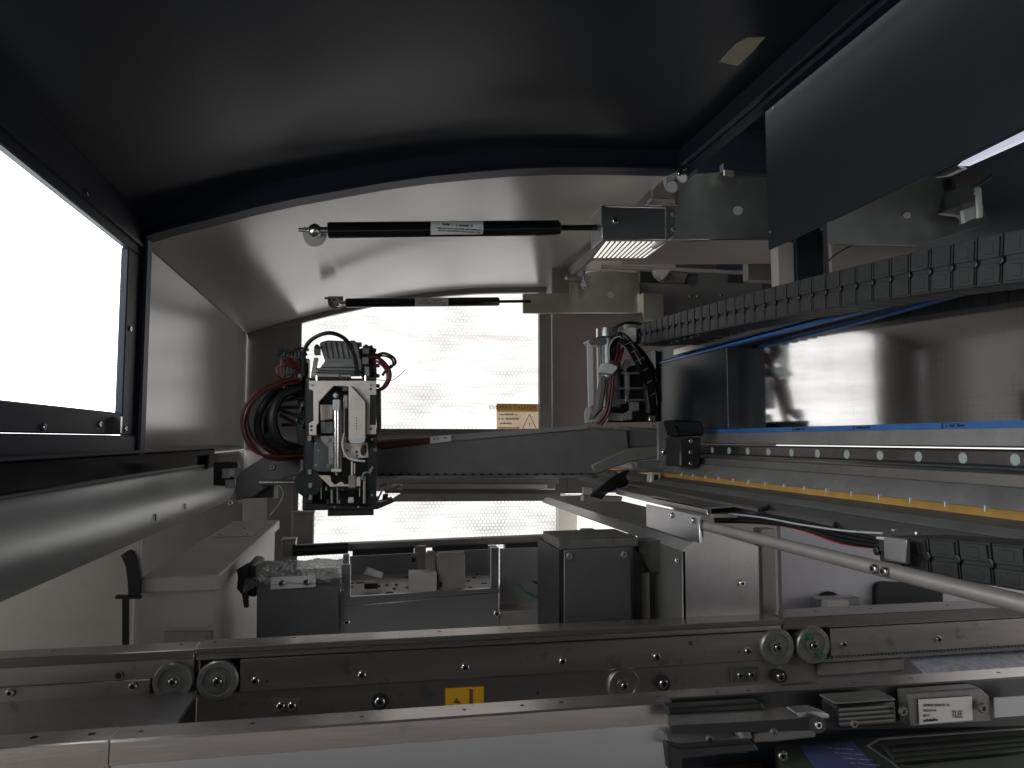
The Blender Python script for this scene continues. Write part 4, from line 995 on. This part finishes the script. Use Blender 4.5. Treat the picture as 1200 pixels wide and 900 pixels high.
for (u, v, Y, rp, sc_, lab) in ((369, 275, 1.115, 14, 1, 'larger round ended tab holding the near gas strut'), (393, 353.5, 1.75, 9, .7, 'smaller round ended tab holding the far gas strut')):
    q = thing('strut_tab', lab, 'strut tab', aY(u, v, Y), 'strut tabs')
    pts = [(u - rp, v - 9 * sc_), (u - rp, v)] + [(u - rp * math.cos(t), v + rp * math.sin(t)) for t in [math.pi * k / 10 for k in range(1, 10)]] + [(u + rp, v), (u + rp, v - 9 * sc_)]
    MB().pY(pts, Y, .003).build('tab', M['ceil'], q, bev=.0006)
    put('nut', SCREW, aY(u - 1, v - 3 * sc_, Y), .008, q)
    MB().tube([aY(u - rp - 5 * sc_, v - 6 * sc_, Y - .004), aY(u, v - 4 * sc_, Y - .004)], .003, 8).build('clip_pin', M['steel'], q)

# ================================================================== GANTRY BEAM
gy = 1.30
gt = thing('gantry_beam', 'tapered dark grey cast gantry beam crossing behind the placement head', 'gantry beam', aY(580, 530, gy))
MB().pY([(440, 526), (690, 503.5), (735, 503), (738, 540), (700, 556), (440, 557.5)], gy, .10).build('casting', M['beam'], gt, bev=.002)
MB().pY([(438, 516), (690, 498), (690, 503), (438, 525.5)], gy + .012, .06).build('top_flange', M['post'], gt, bev=.001)
MB().pY([(437, 557.8), (700, 556.5), (700, 560), (437, 561)], gy - .004, .02).build('lower_rail', M['steel'], gt)
for k in range(24):
    u = 446 + k * 10.6; MB().bY(u, 554.5, u + 4, 556.8, gy - .001, .001).build('notch', M['ink'], gt)
MB().pY([(693, 545), (735, 526), (772, 523), (772, 537), (740, 541), (697, 556)], gy - .006, .03).build('brace_arm', M['cast'], gt, bev=.002)
MB().pY([(735, 500), (775, 503), (775, 522), (737, 525)], gy + .01, .08).build('end_block', M['beam'], gt, bev=.002)
MB().pY([(745, 541), (785, 541), (785, 553), (748, 551)], gy - .002, .03).build('lower_block', M['cast'], gt, bev=.001)
MB().pY([(440, 519.5), (504, 513), (504, 520), (440, 526)], gy + .008, .003).build('red_ribbon', M['red'], gt)
wl = MB().pY([(504, 512), (529, 509.5), (529, 517), (504, 520)], gy + .0075, .003).build('white_label', M['white'], gt)
for u, v, n_ in ((508, 515.2, 1), (518, 513.8, 2)): marks(wl, aY(u, v, gy + .0075), .009, .0035, M['ink'], n_)
ep = MB().pY([(771, 494), (798, 493), (798, 512), (796, 539), (771, 539)], gy - .05, .006).build('end_plate', M['cast'], gt, bev=.001)
MB().pY([(790, 492), (822, 493), (826, 502), (826, 511), (796, 512)], 1.14, .05).build('bearing_block', M['gloss'], gt, bev=.003)
MB().pY([(797, 512.5), (822, 512), (820, 547), (797, 547)], 1.13, .06).build('runner_block', M['black'], gt, bev=.002)
screwsY(ep, [(779, 530), (790, 530)], gy - .05, .0065)
for v in (517, 530, 543): put('screw', SCREW, aY(809, v, 1.13), .003, gt)
kb = thing('pivot_link', 'small slotted metal link with black cables under the gantry end', 'link', aY(740, 565, gy))
MB().pY([(727, 551), (783, 549), (783, 553), (727, 555)], gy - .03, .02).build('bar', M['sheet'], kb, bev=.001)
MB().pY([(763, 553.5), (775, 554), (774, 567), (762, 567)], gy - .05, .02).build('slotted_block', M['headalu'], kb, bev=.0015)
MB().pY([(767, 556), (771, 556), (771, 563), (766, 563)], gy - .0515, .001).build('slot', M['ink'], kb)
MB().bY(785, 545, 792, 566, gy - .04, .02).build('black_post', M['black'], kb, bev=.001)
for k in range(7):
    MB().hose([(736 - k, 552 + k, gy - .03), (722 + k * 2, 558 + k * 1.5, gy - .05), (706 + k, 570 + k, gy - .06), (692 + k * 2, 581 + k * .5, gy - .05)], .0026, 6).build('cable', M['rubber'], kb)
MB().pY([(684, 580), (730, 582), (728, 589), (684, 588)], gy - .02, .02).build('clamp_base', M['sheet'], kb, bev=.001)
MB().pY([(684, 571), (694, 572), (694, 580), (684, 580)], gy - .01, .01).build('clamp_tab', M['beige'], kb)

# left end of gantry
le = thing('gantry_end_carriage', 'dark carriage with steel shaft at the left end of gantry', 'carriage', aY(310, 560, gy))
MB().pY([(285, 551), (317, 530), (352, 536), (352, 556), (330, 562), (318, 568), (296, 583), (276, 586), (276, 560)], gy, .02).build('arm', M['beam'], le, bev=.002)
MB().pY([(290, 570), (322, 569), (322, 583), (288, 584)], gy + .01, .04).build('foot', M['black'], le, bev=.001)
MB().tube([aY(304, 565.5, gy - .012), aY(352, 565, gy - .012)], .0042, 14).build('shaft', M['steel'], le)
MB().pY([(250, 542), (278, 541), (279, 548), (266, 550), (266, 558), (276, 560), (274, 570), (250, 569)], gy + .02, .02).build('black_guide', M['black'], le, bev=.001)
MB().bY(260, 549, 268, 561, gy - .005, .012).build('roller_block', M['sheet'], le, bev=.001)
MB().bY(264, 562, 274, 572, gy - .008, .01).build('clip', M['sheet'], le, bev=.001)
MB().pY([(317, 530), (352, 534), (352, 541), (317, 537)], gy - .005, .02).build('tray', M['black'], le)
MB().bY(321, 569, 325, 584, gy - .002, .006).build('bushing', M['sheet'], le)
MB().hose([(327, 568, gy - .01), (332, 578, gy - .01), (326, 592, gy - .01), (316, 604, gy)], .0009).build('thin_cable', M['lgrey'], le)
for u, v in ((319, 547), (270, 589)): put('screw', SCREW, aY(u, v, gy - .002), .004, le)
MB().pY([(276, 586), (292, 584), (280, 590)], gy, .01).build('white_chip', M['lgrey'], le)

# ================================================================== PLACEMENT HEAD
hy = 1.20
hd = thing('placement_head', 'placement head with pale bracket, silver spindle and black casing', 'placement head', aY(400, 600, hy))
def P(name, pts, dy, dep, mk, bev=.0006, par=hd): return MB().pY(pts, hy + dy, dep).build(name, M[mk], par, bev=bev)
def Bx(name, u0, v0, u1, v1, dy, dep, mk, bev=.0006, par=hd): return MB().bY(u0, v0, u1, v1, hy + dy, dep).build(name, M[mk], par, bev=bev)
Bx('back_casing', 357, 446, 438, 597, .035, .05, 'black', .002)
P('left_casing', [(366, 508), (376, 508), (387, 524), (387, 553), (366, 553)], .006, .03, 'box', .001)
Bx('right_rail', 431, 509, 441, 595, .0, .035, 'black', .001)
Bx('left_rail', 359, 446, 367, 595, .006, .03, 'black', .001)
br_ = P('front_bracket', [(362, 446), (441, 446), (441, 509), (429.5, 509), (429.5, 472), (413, 453), (391, 452), (373.5, 471), (373.5, 496), (371, 498), (371, 510), (362, 510), (362, 496), (367.5, 493), (367, 458), (362, 456)], -.012, .009, 'headalu', .0006)
screwsY(br_, [(366, 451), (434.5, 451)], hy - .012, .0021, DSCREW)
for u, v in ((365, 499.5), (365, 504), (434.5, 456), (434.5, 502.5)): put('screw_hole', CUP, aY(u, v, hy - .0122), .0022, br_)
Bx('top_plate', 361, 442.5, 441, 445.5, -.014, .07, 'black', .0004)
P('module_housing', [(408.5, 452), (411.5, 452), (428.5, 471), (428.5, 512), (424, 519), (408.5, 516)], -.022, .012, 'headalu', .001)
MB().pY([(409, 514.5), (428.5, 512.5), (427, 518), (424, 519.5), (410, 519)], hy - .0235, .004).build('module_foot', M['lgrey'], hd, bev=.0004)
for k in range(5): Bx('engraving', 417.4, 489 + k * 3.2, 418.4, 490.6 + k * 3.2, -.0222, .0002, 'ink', 0)
Bx('connector_strip', 433.5, 462.5, 440.5, 498, -.0125, .004, 'black', .0006)
P('lower_plate', [(402, 519), (431, 519), (433, 536), (420, 537), (402, 536)], .0, .006, 'headalu', .0006)
for u, v in ((407, 528), (418, 529.5), (418, 534)): put('screw_hole', CUP, aY(u, v, hy - .0002), .0022, hd)
P('lever', [(424, 522), (429, 521), (429, 529), (427, 534), (423, 533), (422, 528)], -.003, .004, 'black', .0006)
P('inner_block', [(375, 474), (390, 474), (390, 491), (376, 493)], .012, .02, 'headalu', .0008)
Bx('inner_block', 376, 494, 390, 508, .016, .02, 'cast', .0008)
Bx('inner_block', 403, 463, 407, 478, .012, .015, 'headalu', .0005)
Bx('inner_block', 401, 452, 407, 458, .012, .012, 'sheet', .0005)
P('rocker', [(375, 511), (391, 510.5), (391, 550), (385, 550), (385, 524), (377, 517)], -.003, .006, 'cast', .0006)
MB().tube([aY(383, 515, hy - .006), aY(383, 515, hy + .002)], .0045, 18).build('pivot', M['sheet'], hd)
# spindle
c_ = lambda u, v, dy=-.016: aY(u, v, hy + dy)
MB().tube([c_(394, 480), c_(394, 550)], .0045, 18).build('spindle_tube', M['steel'], hd)
MB().tube([c_(398.5, 480, -.012), c_(398.5, 550, -.012)], .003, 14).build('guide_tube', M['brownbar'], hd)
Bx('spindle_cap', 390, 468, 398.5, 481, -.024, .012, 'lgrey', .0012)
mm = MB(); bmesh.ops.create_uvsphere(mm.b, u_segments=14, v_segments=10, radius=.0042, matrix=Matrix.Translation(c_(393.5, 463.5))); mm.build('spindle_knob', M['lgrey'], hd, smooth=180)
put('screw', DSCREW, aY(394, 475.5, hy - .024), .0012, hd)
Bx('spindle_collar', 388, 549.5, 400, 553, -.022, .014, 'headalu', .0006)
MB().tube([c_(394, 553), c_(394, 557)], .002, 10).build('spindle_tip', M['steel'], hd)
P('bottom_bracket', [(373, 557), (387, 557.5), (388.5, 565), (393, 568.5), (398, 565), (402, 565), (403, 567.5), (410, 568), (410, 570), (387, 570.5)], -.012, .008, 'headalu', .0005)
Bx('coupling', 408.5, 557, 417, 572, -.012, .012, 'brownbar', .001)
Bx('coupling_clamp', 417.5, 558.5, 422.5, 570, -.010, .01, 'headalu', .0008)
MB().tube([c_(412.5, 541), c_(412.5, 557)], .0015, 10).build('shaft', M['headalu'], hd)
MB().tube([c_(415.5, 543), c_(415.5, 555)], .0008, 8).build('shaft', M['headalu'], hd)
MB().hose([(403, 508, hy - .012), (401.5, 522, hy - .016), (405, 533, hy - .02), (413, 539, hy - .022), (428, 540.5, hy - .022)], .0016, 10).build('clear_hose', M['lgrey'], hd)
MB().hose([(405, 512, hy - .010), (404, 526, hy - .014), (409, 535, hy - .018), (420, 539, hy - .02)], .0009, 8).build('thin_hose', M['lgrey'], hd)
MB().tube([aY(403.5, 466, hy + .0), aY(403.5, 508, hy + .0)], .0012, 8).build('sensor_rod', M['sheet'], hd)
for u, v0, v1, r_ in ((376.5, 571, 585, .0008), (389, 574, 590, .0018), (395.5, 571, 590, .0012), (427, 558, 590, .0022), (421.5, 572, 582, .001)):
    MB().tube([c_(u, v0, -.008), c_(u, v1, -.008)], r_, 8).build('guide_pin', M['cast'], hd)
MB().tube(spline([c_(424, 562, -.012), c_(426, 555, -.014), (c_(430, 553.5, -.014)), c_(434, 555, -.012)], 5), .0014, 8).build('bent_pipe', M['cast'], hd)
Bx('nozzle_holder', 408, 583, 414.5, 589.5, -.012, .01, 'headalu', .001)
Bx('lower_frame', 386, 571, 432, 574, -.006, .03, 'black')
P('base_plate', [(357, 590), (430, 594), (460, 585), (462, 588.5), (442, 597), (357, 597.5)], -.010, .06, 'black', .0008)
Bx('base_block', 384, 598, 438, 604, -.012, .05, 'black', .001)
Bx('left_foot', 357, 581, 366, 590, .0, .04, 'black')
for u, v in ((363, 514), (363, 553), (364, 569), (364, 583)): Bx('stop_block', u - 2.5, v - 3, u + 2, v + 3, -.002, .01, 'cast', .0006)
wh = MB().tube([aY(362, 566, hy + .0), aY(362, 566, hy + .02)], .0215, 30).build('black_wheel', M['black'], hd, bev=.001)
MB().tube([aY(439, 527.5, hy - .012), aY(439, 527.5, hy + .01)], .0065, 16).build('adjust_knob', M['black'], hd); put('screw', SCREW, aY(439, 527.5, hy - .012), .0028, hd)
P('side_ribbon_plate', [(440.5, 455), (446.5, 456), (447, 500), (446, 506), (441.5, 506)], .01, .02, 'olive', .0008)
P('side_step', [(441, 503), (459, 502.5), (459, 505), (441, 507)], .02, .05, 'beam', .0006)
# rough mechanism to lower right
for k, (u, v, a_, b_) in enumerate(((446, 568, 9, 3), (452, 574, 10, 4), (458, 567, 8, 3), (449, 580, 6, 7), (463, 571, 9, 3), (440, 583, 4, 9))):
    P('linkage', [(u, v), (u + a_, v - 1), (u + a_ - 1, v + b_), (u - 1, v + b_)], .03 + .004 * k, .02, 'beam' if k % 2 else 'cast', .0005)
P('diagonal_spring', [(441, 586), (448, 572), (449.5, 573), (443, 588)], .02, .002, 'steel', 0)
# servo on top
mo = P('finned_motor', [(374, 402), (378, 400), (384, 398.5), (409, 399.5), (413, 398), (418, 400), (421, 405), (423, 418), (425, 424), (425, 437), (370, 438), (377, 428), (381, 424)], .0, .07, 'olive', .002)
for k in range(7):
    u = 379 + k * 6.2; MB().pY([(u, 401), (u + 2.0, 401), (u + 5.5, 420), (u + 3.5, 420)], hy - .003, .004).build('fin', M['olive'], hd, bev=.0005)
P('motor_face', [(380, 424), (410, 423), (414, 421), (416, 430), (376, 431)], -.006, .01, 'olive', .001)
Bx('motor_step', 371, 431, 417, 434.5, -.010, .03, 'olive', .0006); Bx('motor_step', 371, 437.5, 398, 442, -.014, .03, 'brownbar', .0006); Bx('motor_step', 398.5, 439, 411, 442, -.012, .03, 'cast', .0006)
Bx('motor_step', 371, 435, 414, 437, -.012, .03, 'beam', .0004)
for u0, u1 in ((368, 375), (425, 433)):
    Bx('mount_post', u0, 405, u1, 415, -.006, .02, 'olive', .001); MB().tube([aY((u0 + u1) / 2, 406, hy - .008), aY((u0 + u1) / 2, 406, hy + .01)], .0035, 14).build('bolt', M['black'], hd)
P('slanted_post', [(368, 419), (373, 419), (371, 430), (371, 442), (364, 442)], -.004, .01, 'cast', .0008)
Bx('connector', 425, 418, 432, 427, -.004, .02, 'cast', .001); Bx('fitting', 427, 429, 433, 441, -.004, .02, 'cast', .001)
P('shoulder', [(420, 409), (436, 404), (440, 412), (442, 442), (424, 442)], .02, .04, 'beam', .001)
MB().pY([(416, 401), (424, 401), (424, 405), (420, 405)], hy + .01, .02).build('clear_tab', M['lgrey'], hd)
for u in (371.5, 428.5): MB().tube([aY(u, 440, hy - .013), aY(u, 446, hy - .013)], .002, 8).build('standoff', M['steel'], hd)

# small details on the casing: screws, clips and short pins
rq = random.Random(11)
for k in range(22):
    u = rq.uniform(368, 438); v = rq.uniform(512, 592)
    if 386 < u < 430 and v < 570: continue
    MB().bY(u, v, u + rq.uniform(1.5, 5), v + rq.uniform(1.5, 6), hy - .008 - rq.uniform(0, .006), .006).build('small_fitting', M[rq.choice(('black', 'beam', 'dmet', 'cast'))], hd, bev=.0004)
screwsY(hd, [(362, 512), (436, 515), (436, 548), (436, 580), (370, 520), (370, 545), (392, 594), (420, 594)], hy - .0095, .002, DSCREW)
# hoses of the head
hz_ = thing('head_hoses', 'looping black and dark red hoses at left side of the placement head', 'hoses', aY(330, 500, hy + .05))
def hose(par, name, pts, r, mk): return MB().hose(pts, r, 10, 8).build(name, M[mk], par)
hose(hz_, 'black_hose', [(356, 440, 1.19), (356, 415, 1.18), (363, 400, 1.17), (378, 391.5, 1.16), (392, 391, 1.16), (406, 399, 1.17), (415, 416, 1.18), (419, 440, 1.19)], .0032, 'rubber')
hose(hz_, 'black_hose', [(352, 447, 1.26), (325, 457, 1.25), (309, 475, 1.24), (302, 495, 1.24), (306, 515, 1.24), (320, 528, 1.25), (345, 534, 1.27)], .0062, 'rubber')
hose(hz_, 'black_hose', [(352, 455, 1.24), (332, 463, 1.23), (321, 480, 1.22), (320, 500, 1.22), (330, 518, 1.23), (355, 528, 1.26)], .0080, 'rubber')
hose(hz_, 'black_hose', [(350, 462, 1.27), (333, 462, 1.26), (317, 480, 1.26), (312, 497, 1.26), (317, 517, 1.26), (340, 530, 1.27)], .0058, 'gloss')
hose(hz_, 'black_hose', [(317, 508, 1.23), (325, 520, 1.24), (342, 529, 1.25), (358, 530, 1.26)], .0120, 'rubber')
hose(hz_, 'red_hose', [(352, 444, 1.22), (326, 447, 1.21), (302, 459, 1.20), (286, 480, 1.20), (284, 502, 1.20), (292, 522, 1.20), (312, 534, 1.21), (356, 534, 1.24)], .0023, 'red')
hose(hz_, 'red_hose', [(352, 448, 1.23), (328, 452, 1.22), (306, 463, 1.21), (291, 481, 1.21), (288, 502, 1.21), (297, 522, 1.21), (318, 538, 1.22), (358, 537, 1.25)], .0023, 'red')
hose(hz_, 'red_hose', [(350, 446, 1.24), (330, 450, 1.23), (310, 458, 1.23), (295, 474, 1.22), (291, 496, 1.22), (300, 517, 1.22), (325, 532, 1.24)], .0018, 'red')
hose(hz_, 'thin_black_hose', [(362, 410, 1.22), (350, 408, 1.22), (341, 412, 1.22), (330, 411, 1.22), (325, 418, 1.22)], .0022, 'rubber')
for k in range(5):
    hose(hz_, 'thin_red_hose', [(352, 436 - k * 2, 1.22), (340 - k * 2, 430 - k * 3, 1.21), (326 + k, 428 + k * 2, 1.21), (325 + k * 2, 440 + k, 1.21), (336, 446, 1.22)], .0014, 'red')
for (a_, b_) in (((326, 478), (358, 476)), ((326, 480), (357, 490)), ((328, 486), (357, 501)), ((330, 498), (352, 497)), ((327, 470), (355, 466))):
    MB().tube([aY(*a_, 1.25), aY(*b_, 1.25)], .003, 8).build('rod_fitting', M['black'], hz_)
vb = thing('valve_bank', 'dense bank of small black valves and fittings left of head motor', 'valve bank', aY(343, 440, 1.25))
rnd = random.Random(5)
for k in range(46):
    u = rnd.uniform(328, 357); v = rnd.uniform(410, 500)
    if v > 462: u = rnd.uniform(346, 359)
    a_, b_ = rnd.uniform(2, 7), rnd.uniform(2, 7)
    MB().bY(u, v, u + a_, v + b_, 1.225 + rnd.uniform(0, .05), rnd.uniform(.006, .02)).build('valve', M[rnd.choice(('black', 'black', 'black', 'beam', 'cast'))], vb, bev=.0005)
for k in range(5): MB().bY(326, 411 + k * 8.5, 356, 412.6 + k * 8.5, 1.25, .01).build('manifold', M['black'], vb)
for k in range(7): MB().bY(330 + k * 4.4, 410, 331.3 + k * 4.4, 456, 1.262, .004).build('tube', M['rubber'], vb)
Bx2 = MB().bY(350, 420, 360, 520, 1.262, .03).build('mounting_rail', M['black'], vb)
rh = thing('right_head_hoses', 'small dark red and black hoses at right shoulder of the head', 'hoses', aY(450, 430, hy))
hose(rh, 'black_hose', [(440, 417, 1.20), (450, 414, 1.20), (461, 419, 1.20), (463, 426, 1.20), (455, 431, 1.2), (448, 440, 1.2)], .0022, 'rubber')
hose(rh, 'black_hose', [(438, 420, 1.21), (449, 417, 1.21), (459, 421, 1.21), (460, 429, 1.21), (452, 434, 1.21)], .0016, 'rubber')
hose(rh, 'red_hose', [(434, 418, 1.20), (444, 420, 1.20), (454, 430, 1.20), (457, 441, 1.20), (452, 452, 1.2), (443, 458, 1.2)], .0030, 'red')
hose(rh, 'red_hose', [(433, 424, 1.21), (443, 424, 1.20), (452, 433, 1.20), (454, 444, 1.20), (448, 455, 1.2)], .0022, 'red')
hose(rh, 'clear_wire', [(441, 445, 1.2), (458, 446, 1.2), (468, 440, 1.2), (475, 433, 1.2)], .0006, 'lgrey')
for k in range(8): MB().bY(436 + (k % 2) * 3, 408 + k * 6, 441 + (k % 2) * 4, 412 + k * 6, 1.205, .012).build('fitting', M['black' if k % 3 else 'red'], rh, bev=.0005)

# ================================================================== DRIVE MOTOR UNIT (right)
my = 1.355
mu = thing('drive_motor_unit', 'silver motor with red ribbon and black lattice frame at right end', 'drive unit', aY(725, 495, my))
def Q(name, pts, dy, dep, mk, bev=.0008): return MB().pY(pts, my + dy, dep).build(name, M[mk], mu, bev=bev)
MB().tube([aY(712, 385, my), aY(712, 396, my)], .0215, 32).build('motor_cap', M['steel'], mu, bev=.001)
MB().tube([aY(713, 397, my), aY(714, 478, my)], .0225, 32).build('motor_body', M['sheet'], mu, bev=.002)
Q('motor_flange', [(690, 399), (697, 395), (730, 397), (731, 404), (694, 404)], -.02, .04, 'sheet', .0015)
Q('label_strip', [(688.5, 401), (695, 400), (696, 474), (690, 478)], -.012, .006, 'white', .0006)
lw = 0
Q('seam', [(703, 404), (705.5, 404), (706, 428), (704, 428)], -.0235, .003, 'cast', 0)
Q('clamp', [(708, 424.5), (723, 428), (724, 432), (718, 439), (702, 436.5)], -.045, .02, 'white', .0015)
Q('grey_cable_sleeve', [(706, 439), (712, 440), (711, 455), (707, 480), (696, 492), (692, 488), (699, 478), (702, 455)], -.04, .014, 'beam', .004)
hose(mu, 'red_ribbon', [(726, 405, my - .03), (722, 420, my - .04), (716, 440, my - .04), (714, 460, my - .04), (710, 482, my - .04), (700, 497, my - .03)], .0030, 'red')
hose(mu, 'red_ribbon', [(730, 408, my - .03), (726, 422, my - .04), (719, 440, my - .04), (717, 462, my - .04), (713, 484, my - .04), (704, 498, my - .03)], .0030, 'red')
hose(mu, 'black_cable', [(716, 422, my - .03), (716, 405, my - .04), (721, 395, my - .045), (728, 392, my - .045), (738, 400, my - .05), (752, 420, my - .05), (762, 445, my - .04), (767, 475, my - .03)], .0046, 'gloss')
hose(mu, 'black_cable', [(719, 422, my - .03), (719, 406, my - .035), (725, 398, my - .04), (735, 405, my - .045), (748, 428, my - .045), (757, 450, my - .035), (762, 480, my - .03)], .0044, 'gloss')
hose(mu, 'black_cable', [(742, 402, my - .03), (756, 418, my - .03), (768, 440, my - .03), (773, 470, my - .02)], .0050, 'gloss')
hose(mu, 'grey_cable', [(714, 422, my - .035), (714, 407, my - .045), (719, 397, my - .05), (727, 394, my - .05)], .0014, 'lgrey')
hose(mu, 'black_cable', [(717, 386, my), (728, 380, my - .01), (740, 378, my), (752, 380, my + .01)], .0028, 'rubber')
for t in ((730, 395), (736, 402), (743, 411), (750, 421), (756, 433), (761, 447), (765, 462)):
    MB().tube([aY(t[0] - 3, t[1] + 2, my - .054), aY(t[0] + 3, t[1] - 1.5, my - .054)], .0007, 8).build('cable_tie', M['cast'], mu)
# lattice frame
Q('lattice_bar', [(726, 436), (733, 434), (738, 437), (738, 463), (733, 463), (733, 440)], -.025, .012, 'cast', .001)
for v, u0, u1 in ((437.5, 733, 756), (455, 719, 760), (469, 717, 762), (472, 717, 734)): Q('lattice_bar', [(u0, v - 1.2), (u1, v - 1.6), (u1, v + 1), (u0, v + 1.4)], -.024, .012, 'sheet', .0006)
Q('lattice_bar', [(733, 456), (737, 456), (737, 471), (733, 471)], -.026, .012, 'sheet', .0008)
Q('lattice_bar', [(728, 431), (736, 421), (740, 424), (733, 436)], -.026, .012, 'cast', .0008)
Q('lattice_bar', [(757, 456), (760, 456), (762, 484), (759, 484)], -.024, .012, 'sheet', .0006)
Q('foot_plate', [(737, 471), (749, 471), (749, 482), (741, 482), (741, 492), (729, 493), (729, 485), (737, 482)], -.028, .012, 'steel', .0008)
Q('foot_plate', [(761, 487), (768, 487), (768, 493), (761, 493)], -.028, .012, 'steel', .0006)
Q('base_bar', [(714, 484), (729, 484), (729, 493), (712, 493)], -.022, .012, 'cast', .0008)
Q('dark_core', [(715, 432), (765, 425), (772, 494), (712, 495)], .0, .03, 'black', .001)
put('screw', DSCREW, aY(735, 488, my - .028), .0022, mu)
Q('wire_loop_plate', [(687, 478), (693, 477), (694, 480), (690, 492), (698, 492), (703, 487), (703, 493), (686, 496), (685, 486)], -.03, .004, 'lgrey', .0006)
Q('gland', [(729, 388), (739, 383), (746, 384), (746, 400), (740, 406), (734, 396)], .0, .03, 'whitep', .001)
Q('black_gland', [(746, 386), (751, 384), (752, 404), (746, 403)], .0, .04, 'black', .001)
Q('tapered_sleeve', [(735, 377), (758, 377), (764, 382), (760, 388), (738, 386)], .03, .03, 'cast', .002)
Q('cylinder_stub', [(751, 398), (793, 399), (794, 404), (752, 405)], -.01, .015, 'beam', .001)
Q('back_plate', [(768, 410), (800, 424), (800, 494), (771, 494)], .05, .02, 'black', .001)
# grommet on back wall
gm = thing('wall_knob', 'round black knob on dark wall left of the silver motor', 'knob', aY(685, 427, YW - .02))
MB().tube([aY(685, 427, YW - .001), aY(685, 427, YW - .025)], .022, 20).build('knob', M['black'], gm, bev=.003)
MB().tube([aY(685, 427, YW - .0255), aY(685, 427, YW - .03)], .010, 16).build('cap', M['beam'], gm)

for o in C.objects:
    if o.type == 'MESH' and o.parent is None and 'category' not in o and 'kind' not in o:
        print('UNTAGGED', o.name)
